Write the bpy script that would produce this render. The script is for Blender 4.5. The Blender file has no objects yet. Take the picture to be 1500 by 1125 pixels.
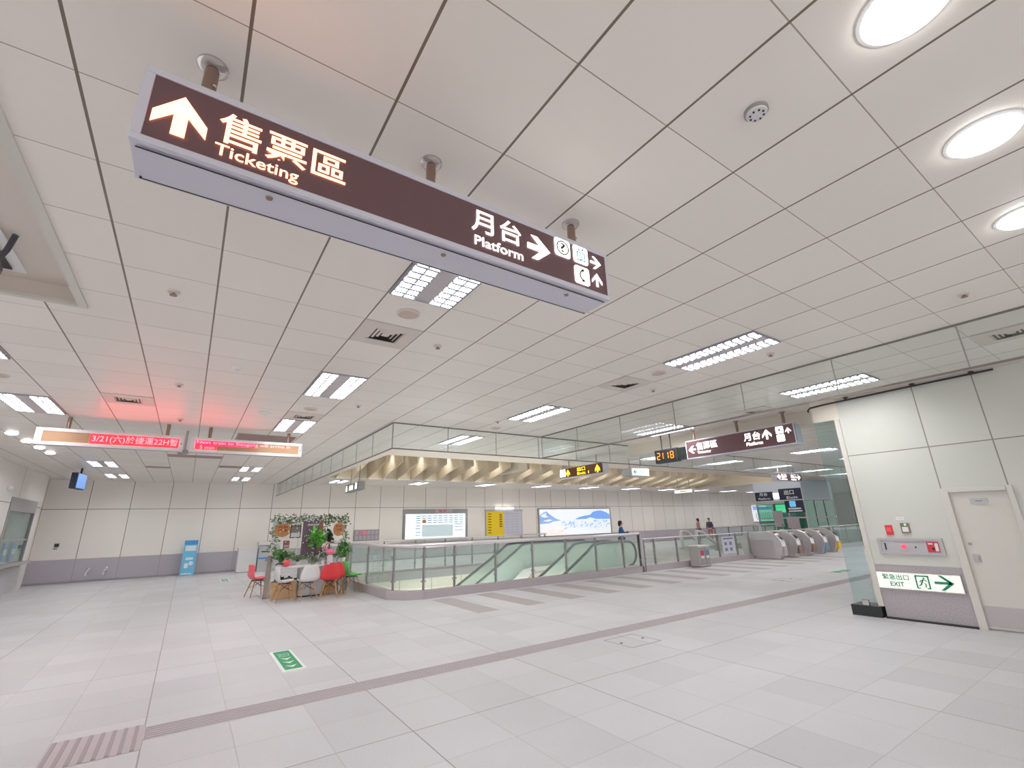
import bpy, math, random
from mathutils import Vector, Matrix
random.seed(7)
SC = bpy.context.scene
COL = SC.collection
ORG = {}
PI = math.pi
CEIL = 3.85

# ------------------------------------------------------------------ mesh helpers
class MB:
    def __init__(s): s.v = []; s.f = []
    def add(s, vs, fs):
        b = len(s.v); s.v += [tuple(p) for p in vs]; s.f += [tuple(i + b for i in f) for f in fs]; return s
    def box(s, x0, y0, z0, x1, y1, z1):
        x0, x1 = min(x0, x1), max(x0, x1); y0, y1 = min(y0, y1), max(y0, y1); z0, z1 = min(z0, z1), max(z0, z1)
        return s.add([(x0,y0,z0),(x1,y0,z0),(x1,y1,z0),(x0,y1,z0),(x0,y0,z1),(x1,y0,z1),(x1,y1,z1),(x0,y1,z1)],
                     [(0,3,2,1),(4,5,6,7),(0,1,5,4),(1,2,6,5),(2,3,7,6),(3,0,4,7)])
    def obox(s, p0, p1, w, h, up=(0,0,1)):
        """a bar from p0 to p1, w across, h along up"""
        p0, p1 = Vector(p0), Vector(p1); d = (p1 - p0).normalized(); u = Vector(up)
        a = d.cross(u)
        if a.length < 1e-4: a = d.cross(Vector((1,0,0)))
        a.normalize(); b = a.cross(d).normalized()
        a *= w / 2; b *= h / 2
        vs = [p0-a-b, p0+a-b, p0+a+b, p0-a+b, p1-a-b, p1+a-b, p1+a+b, p1-a+b]
        return s.add(vs, [(0,1,2,3),(7,6,5,4),(0,4,5,1),(1,5,6,2),(2,6,7,3),(3,7,4,0)])
    def prism(s, pts, off):
        n = len(pts); off = Vector(off); p = [Vector(q) for q in pts]
        return s.add(p + [q + off for q in p], [tuple(range(n-1,-1,-1)), tuple(range(n,2*n))] + [(i,(i+1)%n,n+(i+1)%n,n+i) for i in range(n)])
    def cyl(s, p0, p1, r0, r1=None, n=16):
        r1 = r0 if r1 is None else r1
        p0, p1 = Vector(p0), Vector(p1); d = (p1 - p0).normalized()
        a = d.cross(Vector((0,0,1)))
        if a.length < 1e-4: a = Vector((1,0,0))
        a.normalize(); b = d.cross(a)
        vs = []
        for p, r in ((p0, r0), (p1, r1)):
            vs += [p + (a*math.cos(2*PI*i/n) + b*math.sin(2*PI*i/n))*r for i in range(n)]
        return s.add(vs, [tuple(range(n-1,-1,-1)), tuple(range(n,2*n))] + [(i,(i+1)%n,n+(i+1)%n,n+i) for i in range(n)])
    def tube(s, path, r, n=8):
        P = [Vector(p) for p in path]; k = len(P); vs = []; pa = None
        for i, p in enumerate(P):
            d = (P[min(i+1,k-1)] - P[max(i-1,0)]).normalized()
            if pa is None:
                a = d.cross(Vector((0,0,1)))
                if a.length < 1e-3: a = d.cross(Vector((1,0,0)))
            else: a = pa - d*pa.dot(d)
            a.normalize(); pa = a; b = d.cross(a)
            rr = r[i] if isinstance(r, (list, tuple)) else r
            vs += [p + (a*math.cos(2*PI*j/n) + b*math.sin(2*PI*j/n))*rr for j in range(n)]
        fs = [(i*n+j, i*n+(j+1)%n, (i+1)*n+(j+1)%n, (i+1)*n+j) for i in range(k-1) for j in range(n)]
        return s.add(vs, fs + [tuple(range(n-1,-1,-1)), tuple(range((k-1)*n, k*n))])
    def lathe(s, c, prof, n=20):
        c = Vector(c); vs = []
        for r, z in prof: vs += [c + Vector((r*math.cos(2*PI*i/n), r*math.sin(2*PI*i/n), z)) for i in range(n)]
        k = len(prof)
        return s.add(vs, [(i*n+j, i*n+(j+1)%n, (i+1)*n+(j+1)%n, (i+1)*n+j) for i in range(k-1) for j in range(n)] + [tuple(range(n-1,-1,-1)), tuple(range((k-1)*n,k*n))])
    def ball(s, c, r, n=12, m=8):
        c = Vector(c); r = Vector(r) if hasattr(r,'__len__') else Vector((r,r,r))
        vs = [c + Vector((0,0,-r.z))]
        for i in range(1, m):
            t = -PI/2 + PI*i/m
            vs += [c + Vector((r.x*math.cos(t)*math.cos(2*PI*j/n), r.y*math.cos(t)*math.sin(2*PI*j/n), r.z*math.sin(t))) for j in range(n)]
        vs.append(c + Vector((0,0,r.z))); L = len(vs) - 1
        fs = [(0, 1+(j+1)%n, 1+j) for j in range(n)] + [(1+(m-2)*n+j, 1+(m-2)*n+(j+1)%n, L) for j in range(n)]
        fs += [(1+i*n+j, 1+i*n+(j+1)%n, 1+(i+1)*n+(j+1)%n, 1+(i+1)*n+j) for i in range(m-2) for j in range(n)]
        return s.add(vs, fs)
    def build(s, name, mat, parent=None, smooth=False, bevel=0, seg=2):
        o0 = ORG.get(parent.name, Vector((0,0,0))) if parent else Vector((0,0,0))
        me = bpy.data.meshes.new(name)
        me.from_pydata([tuple(Vector(p) - o0) for p in s.v], [], s.f); me.update()
        if smooth:
            me.polygons.foreach_set('use_smooth', [True]*len(me.polygons))
        if mat: me.materials.append(mat)
        o = bpy.data.objects.new(name, me); COL.objects.link(o)
        if parent: o.parent = parent
        ORG[o.name] = o0
        if smooth:
            try: me.set_sharp_from_angle(angle=math.radians(40))
            except Exception: pass
        if bevel:
            md = o.modifiers.new('b', 'BEVEL'); md.width = bevel; md.segments = seg; md.limit_method = 'ANGLE'
        return o

def B(*a): return MB().box(*a)
def thing(name, label, cat, loc, group=None):
    o = bpy.data.objects.new(name, None); COL.objects.link(o); o.location = loc
    o.empty_display_size = 0.1; ORG[o.name] = Vector(loc)
    return tag(o, label, cat, group)
def tag(o, label, cat, group=None):
    o['label'] = label; o['category'] = cat
    if group: o['group'] = group
    return o
def struct(o): o['kind'] = 'structure'; return o
def copy_tree(o, parent=None):
    c = o.copy(); COL.objects.link(c); c.parent = parent
    ORG[c.name] = ORG.get(o.name, Vector((0,0,0))).copy()
    for ch in list(o.children): copy_tree(ch, c)
    return c
def dup(o, loc, label, group=None, rz=None):
    c = copy_tree(o); c.location = loc
    if rz is not None: c.rotation_euler[2] = rz
    c['label'] = label
    if group: c['group'] = group
    return c

# ------------------------------------------------------------------ material helpers
def srgb(r, g, b):
    f = lambda c: (c/255/12.92) if c <= 10 else ((c/255+0.055)/1.055)**2.4
    return (f(r), f(g), f(b), 1)
def newmat(name):
    m = bpy.data.materials.new(name); m.use_nodes = True
    return m, m.node_tree, m.node_tree.nodes['Principled BSDF']
def mat(name, col, rough=0.5, metal=0.0, emit=0, ecol=None, spec=None, bump=0, bscale=60):
    m, t, p = newmat(name)
    p.inputs['Base Color'].default_value = col; p.inputs['Roughness'].default_value = rough; p.inputs['Metallic'].default_value = metal
    if spec is not None: p.inputs['Specular IOR Level'].default_value = spec
    if emit:
        p.inputs['Emission Color'].default_value = ecol or col; p.inputs['Emission Strength'].default_value = emit
    if bump:
        n = t.nodes.new('ShaderNodeTexNoise'); n.inputs['Scale'].default_value = bscale
        b = t.nodes.new('ShaderNodeBump'); b.inputs['Strength'].default_value = bump; b.inputs['Distance'].default_value = 0.01
        t.links.new(n.outputs[0], b.inputs['Height']); t.links.new(b.outputs[0], p.inputs['Normal'])
    return m
class NX:
    """tiny node-expression helper"""
    def __init__(s, t): s.t = t
    def sv(s, inp, v):
        if isinstance(v, (int, float)): inp.default_value = v
        else: s.t.links.new(v, inp)
    def m(s, op, a, b=0.0, c=0.0):
        n = s.t.nodes.new('ShaderNodeMath'); n.operation = op
        s.sv(n.inputs[0], a); s.sv(n.inputs[1], b); s.sv(n.inputs[2], c); return n.outputs[0]
    def pos(s):
        g = s.t.nodes.new('ShaderNodeNewGeometry'); x = s.t.nodes.new('ShaderNodeSeparateXYZ')
        s.t.links.new(g.outputs['Position'], x.inputs[0]); s.P = g.outputs['Position']; return x.outputs[0], x.outputs[1], x.outputs[2]
    def line(s, u, off, per, half):
        """1 within half of a line of the family off + k*per"""
        q = s.m('DIVIDE', s.m('SUBTRACT', u, off), per)
        d = s.m('MULTIPLY', s.m('ABSOLUTE', s.m('SUBTRACT', q, s.m('ROUND', q))), per)
        return s.m('LESS_THAN', d, half)
    def cell(s, u, off, per): return s.m('FLOOR', s.m('DIVIDE', s.m('SUBTRACT', u, off), per))
    def at(s, u, c, half): return s.m('LESS_THAN', s.m('ABSOLUTE', s.m('SUBTRACT', u, c)), half)
    def between(s, u, a, b): return s.m('MULTIPLY', s.m('GREATER_THAN', u, a), s.m('LESS_THAN', u, b))
    def rnd(s, a, b):
        c = s.t.nodes.new('ShaderNodeCombineXYZ'); s.sv(c.inputs[0], a); s.sv(c.inputs[1], b)
        n = s.t.nodes.new('ShaderNodeTexWhiteNoise'); s.t.links.new(c.outputs[0], n.inputs['Vector']); return n.outputs['Value']
    def noise(s, scale, detail=2, vec=None):
        n = s.t.nodes.new('ShaderNodeTexNoise'); n.inputs['Scale'].default_value = scale; n.inputs['Detail'].default_value = detail
        s.t.links.new(vec or s.P, n.inputs['Vector']); return n.outputs[0]
    def mix(s, f, a, b):
        n = s.t.nodes.new('ShaderNodeMix'); n.data_type = 'RGBA'
        s.sv(n.inputs[0], f)
        for i, v in ((6, a), (7, b)):
            if isinstance(v, tuple): n.inputs[i].default_value = v
            else: s.t.links.new(v, n.inputs[i])
        return n.outputs[2]
    def scale(s, col, f):
        """col times a scalar"""
        n = s.t.nodes.new('ShaderNodeVectorMath'); n.operation = 'SCALE'
        if isinstance(col, tuple): n.inputs[0].default_value = col[:3]
        else: s.t.links.new(col, n.inputs[0])
        s.sv(n.inputs['Scale'], f); return n.outputs[0]

# ceiling: metal lay-in panels, dark open joints one way, hairline joints the other
def make_ceiling_mat():
    m, t, p = newmat('ceiling_panels'); x = NX(t); X, Y, Z = x.pos()
    la = x.line(X, 0.595, 0.675, 0.0075); lb = x.line(Y, 0.5, 0.676, 0.0032)
    tone = x.m('MULTIPLY_ADD', x.rnd(x.cell(X, 0.595, 0.675), x.cell(Y, 0.5, 0.676)), 0.05, 0.975)
    base = x.scale(srgb(246, 240, 231), tone)
    c = x.mix(lb, base, srgb(170, 158, 142)); c = x.mix(la, c, srgb(124, 110, 94))
    t.links.new(c, p.inputs['Base Color']); p.inputs['Roughness'].default_value = 0.36
    return m
def make_floor_mat():
    m, t, p = newmat('granite_slabs'); x = NX(t); X, Y, Z = x.pos()
    per = 0.645
    la = x.line(X, -0.06, per, 0.003); la2 = x.line(X, -0.06, per*3, 0.006)
    lb = x.line(Y, 4.37, per, 0.003); lb2 = x.line(Y, 4.37, per*6, 0.006)
    r = x.rnd(x.cell(X, -0.06, per), x.cell(Y, 4.37, per))
    sp = x.noise(55, 3); blot = x.noise(0.8, 3)
    tone = x.m('ADD', x.m('MULTIPLY_ADD', r, 0.10, 0.86), x.m('ADD', x.m('MULTIPLY', x.m('SUBTRACT', sp, 0.5), 0.16), x.m('MULTIPLY', x.m('SUBTRACT', blot, 0.5), 0.14)))
    base = x.scale(srgb(210, 209, 214), tone)
    dk = x.m('MULTIPLY', x.m('GREATER_THAN', r, 0.93), x.m('LESS_THAN', Y, 8.5))
    base = x.mix(x.m('MULTIPLY', dk, 0.22), base, srgb(150, 148, 155))
    # dark inlaid slabs in front of the railing
    s1 = x.m('LESS_THAN', x.m('FRACT', x.m('DIVIDE', x.m('SUBTRACT', X, 5.08), 1.215)), 0.43)
    s = x.m('MULTIPLY', s1, x.m('MULTIPLY', x.between(Y, 8.75, 11.0), x.between(X, 5.05, 23.2)))
    base = x.mix(s, base, x.scale(srgb(170, 163, 166), x.m('MULTIPLY_ADD', sp, 0.3, 0.85)))
    j = x.m('MAXIMUM', la, lb)
    c = x.mix(x.m('MULTIPLY', j, x.m('MULTIPLY_ADD', x.noise(0.55, 1), 1.0, 0.0)), base, srgb(150, 142, 142))
    c = x.mix(x.m('MULTIPLY', x.m('MAXIMUM', la2, lb2), 0.6), c, srgb(120, 112, 112))
    t.links.new(c, p.inputs['Base Color'])
    p.inputs['Roughness'].default_value = 0.42; p.inputs['Specular IOR Level'].default_value = 0.35
    return m
def make_wall_mat(name, axis, off, per, col, hz=(2.72,), dado=0.86, rough=0.2, dadocol=(165, 160, 164), half=0.011, ymax=None):
    m, t, p = newmat(name); x = NX(t); X, Y, Z = x.pos(); u = X if axis == 'x' else Y
    l = x.line(u, off, per, half)
    if ymax: l = x.m('MULTIPLY', l, x.m('LESS_THAN', u, ymax))
    for h in hz: l = x.m('MAXIMUM', l, x.at(Z, h, half))
    tone = x.m('MULTIPLY_ADD', x.rnd(x.cell(u, off, per), x.m('GREATER_THAN', Z, hz[0])), 0.05, 0.975)
    c = x.mix(l, x.scale(col, tone), srgb(142, 138, 128))
    if dado:
        sp = x.noise(70, 3)
        g = x.scale(srgb(*dadocol), x.m('MULTIPLY_ADD', sp, 0.5, 0.72))
        g = x.mix(x.m('MULTIPLY', x.line(u, off, per, 0.006), 0.7), g, srgb(120, 116, 118))
        dm = x.m('LESS_THAN', Z, dado); c = x.mix(dm, c, g)
        t.links.new(x.m('MULTIPLY_ADD', dm, 0.25, rough), p.inputs['Roughness'])
    else: p.inputs['Roughness'].default_value = rough
    t.links.new(c, p.inputs['Base Color'])
    return m
def make_glass(name, tint, base=0.05, gain=0.6, rough=0.02, milky=0.0):
    m = bpy.data.materials.new(name); m.use_nodes = True; t = m.node_tree; t.nodes.clear()
    o = t.nodes.new('ShaderNodeOutputMaterial'); tr = t.nodes.new('ShaderNodeBsdfTransparent'); gl = t.nodes.new('ShaderNodeBsdfGlossy')
    mx = t.nodes.new('ShaderNodeMixShader'); lw = t.nodes.new('ShaderNodeLayerWeight'); lw.inputs[0].default_value = 0.5
    x = NX(t); f = x.m('MINIMUM', x.m('MULTIPLY_ADD', x.m('POWER', lw.outputs['Facing'], 4.0), gain, base), 1.0)
    tr.inputs[0].default_value = tint; gl.inputs['Roughness'].default_value = rough; gl.inputs[0].default_value = (0.95, 0.98, 0.97, 1)
    t.links.new(f, mx.inputs[0]); t.links.new(tr.outputs[0], mx.inputs[1]); t.links.new(gl.outputs[0], mx.inputs[2]); 
    if milky:
        df = t.nodes.new('ShaderNodeBsdfTranslucent'); d2 = t.nodes.new('ShaderNodeBsdfDiffuse'); am = t.nodes.new('ShaderNodeMixShader'); m2 = t.nodes.new('ShaderNodeMixShader')
        for q in (df, d2): q.inputs[0].default_value = (0.84, 0.94, 0.90, 1)
        am.inputs[0].default_value = 0.5; t.links.new(df.outputs[0], am.inputs[1]); t.links.new(d2.outputs[0], am.inputs[2])
        m2.inputs[0].default_value = milky; t.links.new(mx.outputs[0], m2.inputs[1]); t.links.new(am.outputs[0], m2.inputs[2]); t.links.new(m2.outputs[0], o.inputs[0])
    else: t.links.new(mx.outputs[0], o.inputs[0])
    return m
def make_led(name, on, off):
    """an unlit tan LED matrix; 'on' panels glow"""
    return mat(name, on, 0.4, emit=off, ecol=on)
def wood(name, c1, c2, scale=6):
    m, t, p = newmat(name); x = NX(t)
    tc = t.nodes.new('ShaderNodeTexCoord'); mp = t.nodes.new('ShaderNodeMapping'); mp.inputs['Scale'].default_value = (scale, scale, scale*0.15)
    t.links.new(tc.outputs['Object'], mp.inputs[0])
    n = t.nodes.new('ShaderNodeTexNoise'); n.inputs['Scale'].default_value = 4; n.inputs['Detail'].default_value = 5; t.links.new(mp.outputs[0], n.inputs[0])
    t.links.new(x.mix(n.outputs[0], c1, c2), p.inputs['Base Color']); p.inputs['Roughness'].default_value = 0.5
    return m
def leafmat(name, c1, c2):
    m, t, p = newmat(name); x = NX(t); x.pos()
    t.links.new(x.mix(x.noise(14, 2), c1, c2), p.inputs['Base Color']); p.inputs['Roughness'].default_value = 0.45
    return m

M = {}
M['ceil'] = make_ceiling_mat(); M['floor'] = make_floor_mat()
M['wall_back'] = make_wall_mat('enamel_wall_back', 'x', -4.72, 1.323, srgb(249, 244, 237), rough=0.13, dadocol=(192, 186, 196))
M['wall_right'] = make_wall_mat('enamel_wall_right', 'y', 2.335, 0.765, srgb(209, 211, 203), rough=0.32, dado=0, ymax=2.6, half=0.008)
M['wall_left'] = make_wall_mat('enamel_wall_left', 'y', 23.9, 3.0, srgb(244, 240, 236), rough=0.2, dado=0)
M['wall_pit'] = make_wall_mat('pit_wall', 'x', 5.8, 1.35, srgb(228, 224, 208), hz=(-2.6,), dado=0, rough=0.3)
M['granite'] = mat('granite', srgb(172, 166, 169), 0.45)
def make_granite():
    m, t, p = newmat('granite_dado'); x = NX(t); x.pos(); c = x.scale(srgb(178, 172, 176), x.m('MULTIPLY_ADD', x.noise(60, 4), 0.8, 0.58))
    t.links.new(c, p.inputs['Base Color']); p.inputs['Roughness'].default_value = 0.4; return m
M['granite'] = make_granite()
M['cream'] = mat('cream_paint', srgb(234, 226, 212), 0.5)
M['fin'] = mat('fin_paint', srgb(228, 217, 197), 0.55)
M['white'] = mat('white_paint', srgb(235, 235, 235), 0.4)
M['offwhite'] = mat('offwhite_paint', srgb(214, 211, 203), 0.4)
M['grey'] = mat('grey_paint', srgb(160, 158, 160), 0.45)
M['ltgrey'] = mat('light_grey_paint', srgb(190, 190, 194), 0.4)
M['dark'] = mat('dark_paint', srgb(40, 38, 38), 0.5)
M['black'] = mat('black_stone', srgb(38, 42, 43), 0.25)
M['steel'] = mat('stainless', srgb(228, 224, 226), 0.32, 0.4, bump=0.02)
M['steel2'] = mat('stainless_dull', srgb(190, 184, 186), 0.4, 0.5)
M['chrome'] = mat('chrome', srgb(205, 200, 196), 0.15, 1.0)
M['alu'] = mat('sign_aluminium', srgb(212, 211, 222), 0.38, 0.1)
M['bronze'] = mat('pole_bronze', srgb(150, 124, 112), 0.35, 0.6)
M['kerb'] = mat('kerb_stone', srgb(178, 170, 174), 0.4)
M['glass'] = make_glass('railing_glass', (0.945, 0.985, 0.97, 1), 0.025, 0.5, milky=0.05)
M['glass_esc'] = make_glass('escalator_glass', (0.94, 0.985, 0.965, 1), 0.06, 0.5, milky=0.34)
M['glass_smoke'] = make_glass('smoke_barrier_glass', (0.93, 0.955, 0.945, 1), 0.05, 0.8)
M['glass_teal'] = make_glass('lift_glass', (0.45, 0.76, 0.66, 1), 0.05, 0.5)
M['glass_fin'] = make_glass('glass_fin', (0.84, 0.93, 0.92, 1), 0.05, 0.6)
M['ltceil'] = mat('vent_paint', srgb(222, 212, 202), 0.45)
M['gate'] = mat('brushed_gate_steel', srgb(218, 214, 216), 0.22, 0.65); M['post'] = mat('post_steel', srgb(150, 144, 148), 0.35, 0.4); M['rubber'] = mat('black_rubber', srgb(58, 60, 66), 0.4); M['handrail'] = mat('escalator_handrail', srgb(98, 101, 110), 0.35)
M['lamp'] = mat('lamp_tube', (1,1,1,1), 0.5, emit=38, ecol=(1, 0.99, 0.975, 1))
M['lampdl'] = mat('downlight_glow', (1,1,1,1), 0.5, emit=14, ecol=(1, 0.98, 0.96, 1))
M['lampstrip'] = mat('tube_glow', (1,1,1,1), 0.5, emit=6, ecol=(1, 1, 1, 1))
M['louver'] = mat('louver_white', srgb(160, 162, 176), 0.3, 0.2)
M['perf'] = mat('perforated_plate', srgb(196, 190, 190), 0.45, 0.2)
M['signface'] = mat('sign_face', srgb(100, 74, 78), 0.35, emit=0.05, ecol=srgb(150, 90, 90))
M['warmtext'] = mat('warm_lit_lettering', (1,0.9,0.7,1), 0.5, emit=3.0, ecol=(1.0, 0.34, 0.17, 1))
M['whitetext'] = mat('white_lit_lettering', (1,1,1,1), 0.5, emit=2.4, ecol=(1.0, 0.97, 0.92, 1))
M['icondark'] = mat('icon_ink', srgb(70, 66, 66), 0.5)
M['iconteal'] = mat('icon_teal', srgb(70, 150, 160), 0.5)
M['led_red'] = mat('led_red_glow', (0.6,0.03,0.04,1), 0.4, emit=7, ecol=(1.0, 0.006, 0.010, 1))
M['led_pink'] = mat('led_pink_glow', (0.6,0.02,0.08,1), 0.4, emit=7, ecol=(1.0, 0.005, 0.022, 1))
M['led_text'] = mat('led_lit_text', (1,0.5,0.5,1), 0.4, emit=2.2, ecol=(1.0, 0.17, 0.22, 1))
M['led_off'] = mat('led_unlit', srgb(170, 132, 100), 0.5)
M['orange'] = mat('clock_digits', (1,0.3,0.02,1), 0.4, emit=2.5, ecol=(1.0, 0.17, 0.01, 1))
M['yellowtext'] = mat('yellow_lit_lettering', (1,0.8,0.05,1), 0.4, emit=1.4, ecol=(1.0, 0.72, 0.03, 1))
M['brownface'] = mat('brown_sign_face', srgb(104, 62, 40), 0.4)
M['greenpaint'] = mat('exit_green', srgb(16, 150, 96), 0.45)
M['greenink'] = mat('exit_green_ink', srgb(30, 150, 110), 0.5)
M['exitface'] = mat('exit_lightbox', (0.6,0.6,0.56,1), 0.4, emit=0.62, ecol=(1.0, 0.97, 0.90, 1))
M['boxwhite'] = mat('white_lightbox', (0.6,0.63,0.67,1), 0.4, emit=0.62, ecol=(0.92, 0.97, 1.0, 1))
M['mapface'] = mat('map_lightbox', (0.8,0.9,1,1), 0.4, emit=0.62, ecol=(0.86, 0.94, 1.0, 1))
M['mapblock'] = mat('map_tint', srgb(190, 210, 214), 0.5, emit=0.4, ecol=srgb(205, 222, 226))
M['ink'] = mat('grey_print', srgb(120, 130, 150), 0.6)
M['yellowboard'] = mat('yellow_board', srgb(226, 196, 30), 0.45, emit=0.15, ecol=srgb(226, 190, 20))
M['yellowink'] = mat('ochre_print', srgb(150, 120, 20), 0.6)
M['whiteboard'] = mat('pale_board', srgb(208, 208, 222), 0.45)
M['blueink'] = mat('mountain_blue', srgb(110, 155, 225), 0.5, emit=0.55, ecol=srgb(120, 165, 235))
M['bluepale'] = mat('mountain_pale', srgb(150, 180, 230), 0.5, emit=0.45, ecol=srgb(150, 185, 235))
M['pinkpale'] = mat('rock_pale', srgb(235, 190, 170), 0.5, emit=0.7, ecol=srgb(245, 205, 188))
M['red'] = mat('red_plastic', srgb(224, 62, 66), 0.35)
M['pinkred'] = mat('coral_plastic', srgb(235, 92, 104), 0.35)
M['green'] = mat('green_plastic', srgb(96, 206, 96), 0.35)
M['whiteplastic'] = mat('white_plastic', srgb(232, 230, 232), 0.3)
M['legwood'] = wood('beech_leg', srgb(206, 160, 112), srgb(180, 128, 84))
M['crate'] = wood('crate_wood', srgb(226, 192, 152), srgb(200, 156, 112))
M['greywood'] = wood('grey_plank', srgb(164, 152, 142), srgb(122, 112, 106), 4)
M['disc'] = wood('log_slice', srgb(206, 146, 92), srgb(180, 116, 66))
M['discink'] = mat('burnt_lettering', srgb(120, 62, 40), 0.6)
M['leaf'] = leafmat('leaf_green', srgb(104, 160, 78), srgb(58, 104, 52))
M['leaf2'] = leafmat('leaf_bright', srgb(120, 196, 76), srgb(74, 150, 52))
M['leafdark'] = leafmat('leaf_dark', srgb(60, 96, 58), srgb(36, 64, 40))
M['garland'] = leafmat('leaf_grey_green', srgb(150, 170, 132), srgb(84, 108, 76))
M['posterpurple'] = mat('poster_purple', srgb(112, 92, 104), 0.4)
M['posterred'] = mat('poster_rust', srgb(156, 96, 88), 0.4)
M['posterlight'] = mat('poster_print', srgb(190, 180, 190), 0.5)
M['photo'] = mat('photo_grey', srgb(128, 122, 122), 0.5)
M['photowhite'] = mat('photo_white', srgb(226, 226, 228), 0.5)
M['pink'] = mat('flamingo_pink', srgb(242, 130, 160), 0.5)
M['bluepanel'] = mat('notice_blue', srgb(70, 150, 215), 0.45)
M['standee'] = mat('standee_blue', srgb(112, 192, 232), 0.45)
M['standeewhite'] = mat('standee_print', srgb(236, 244, 250), 0.45)
M['navy'] = mat('navy_sign', srgb(46, 50, 74), 0.4)
M['blueicon'] = mat('blue_icon', srgb(110, 190, 240), 0.4, emit=0.6, ecol=srgb(100, 180, 240))
M['paleblue'] = mat('pale_blue_panel', srgb(222, 233, 248), 0.35)
M['bluegrey'] = mat('blue_grey_panel', srgb(172, 190, 198), 0.35)
M['screen'] = mat('screen_glow', (0.1,0.3,0.7,1), 0.3, emit=0.8, ecol=srgb(120, 160, 225))
M['alarmred'] = mat('alarm_red', srgb(214, 60, 70), 0.35)
M['alarmglow'] = mat('alarm_lamp', (1,0.1,0.2,1), 0.3, emit=0.9, ecol=srgb(235, 50, 80))
M['greenlamp'] = mat('green_lamp', (0.2,1,0.5,1), 0.3, emit=1.5, ecol=(0.2, 1.0, 0.5, 1))
M['skin'] = mat('skin', srgb(232, 190, 168), 0.5)
M['hair'] = mat('dark_hair', srgb(48, 32, 30), 0.5)
M['denim'] = mat('blue_jacket', srgb(50, 104, 170), 0.7)
M['navycloth'] = mat('navy_trousers', srgb(40, 50, 90), 0.7)
M['rosecloth'] = mat('rose_cloth', srgb(206, 150, 152), 0.7)
M['greycloth'] = mat('grey_cloth', srgb(90, 86, 104), 0.7)
M['tactile'] = mat('tactile_paving', srgb(190, 180, 184), 0.5)
M['tactile2'] = mat('tactile_paving_alt', srgb(172, 163, 171), 0.5)
M['lampwarm'] = mat('warm_lightbox', (1,0.9,0.8,1), 0.4, emit=1.0, ecol=(1.0, 0.90, 0.78, 1))
M['liftlight'] = mat('lift_lamp', (0.4,1,0.6,1), 0.4, emit=1.2, ecol=(0.25, 0.85, 0.5, 1))
M['yellowpaint'] = mat('gate_yellow', srgb(232, 190, 30), 0.45)
M['binred'] = mat('bin_red', srgb(214, 60, 84), 0.5)
M['binblue'] = mat('bin_blue', srgb(110, 140, 160), 0.5)

# ------------------------------------------------------------------ lettering
_tc = bpy.data.curves.new('lettering', 'FONT'); _to = bpy.data.objects.new('lettering', _tc)
def text_mesh(s, bold):
    _tc.body = s; _tc.offset = bold; _tc.resolution_u = 3
    if _to.name not in COL.objects: COL.objects.link(_to)
    dg = bpy.context.evaluated_depsgraph_get(); dg.update()
    return bpy.data.meshes.new_from_object(_to.evaluated_get(dg))
def put_text(parent, s, P0, u, v, w, h, m, bold=0.0, lift=0.004, name='lettering'):
    me = text_mesh(s, bold); P0, u, v = Vector(P0), Vector(u), Vector(v); n = u.cross(v)
    xs = [q.co.x for q in me.vertices]; ys = [q.co.y for q in me.vertices]
    x0, x1, y0, y1 = min(xs), max(xs), min(ys), max(ys)
    o0 = ORG.get(parent.name, Vector((0,0,0)))
    for q in me.vertices:
        q.co = P0 + u*((q.co.x-x0)/max(x1-x0,1e-6)*w) + v*((q.co.y-y0)/max(y1-y0,1e-6)*h) + n*lift - o0
    me.name = name; me.materials.clear(); me.materials.append(m)
    o = bpy.data.objects.new(name, me); COL.objects.link(o); o.parent = parent; ORG[o.name] = o0
    return o
def flat(parent, name, polys, P0, u, v, m, lift=0.002, th=0.003):
    """2-D outlines (in metres, from P0 along u and v) as a thin raised plate"""
    P0, u, v = Vector(P0), Vector(u), Vector(v); n = u.cross(v); mb = MB()
    for poly in polys: mb.prism([P0 + u*a + v*b + n*lift for a, b in poly], n*th)
    return mb.build(name, m, parent)
def R(x0, y0, x1, y1): return [(x0,y0),(x1,y0),(x1,y1),(x0,y1)]
def rr(x0, y0, x1, y1, r, n=4):
    out = []
    for cx, cy, a0 in ((x1-r,y0+r,-PI/2),(x1-r,y1-r,0),(x0+r,y1-r,PI/2),(x0+r,y0+r,PI)):
        out += [(cx+r*math.cos(a0+PI/2*i/n), cy+r*math.sin(a0+PI/2*i/n)) for i in range(n+1)]
    return out
def ring(cx, cy, r0, r1, n=20, a0=0, a1=2*PI):
    return [[(cx+r0*math.cos(a0+(a1-a0)*i/n), cy+r0*math.sin(a0+(a1-a0)*i/n)), (cx+r1*math.cos(a0+(a1-a0)*i/n), cy+r1*math.sin(a0+(a1-a0)*i/n)),
             (cx+r1*math.cos(a0+(a1-a0)*(i+1)/n), cy+r1*math.sin(a0+(a1-a0)*(i+1)/n)), (cx+r0*math.cos(a0+(a1-a0)*(i+1)/n), cy+r0*math.sin(a0+(a1-a0)*(i+1)/n))] for i in range(n)]
def arrow(cx, cy, s, d, t=0.2):
    """arrow of size s centred at cx, cy pointing to d (radians)"""
    h = s/2; w = s*t/2; W = 0.46*s; L = 0.56*s; k = 1.55*w*2
    P = [[(-h, -w), (h-k*0.5, -w), (h-k*0.5, w), (-h, w)], [(h, 0), (h-L, W), (h-L-k*0.82, W), (h-k, 0)], [(h, 0), (h-k, 0), (h-L-k*0.82, -W), (h-L, -W)]]
    c, q = math.cos(d), math.sin(d)
    return [[(cx+a*c-b*q, cy+a*q+b*c) for a, b in p] for p in P]

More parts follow.
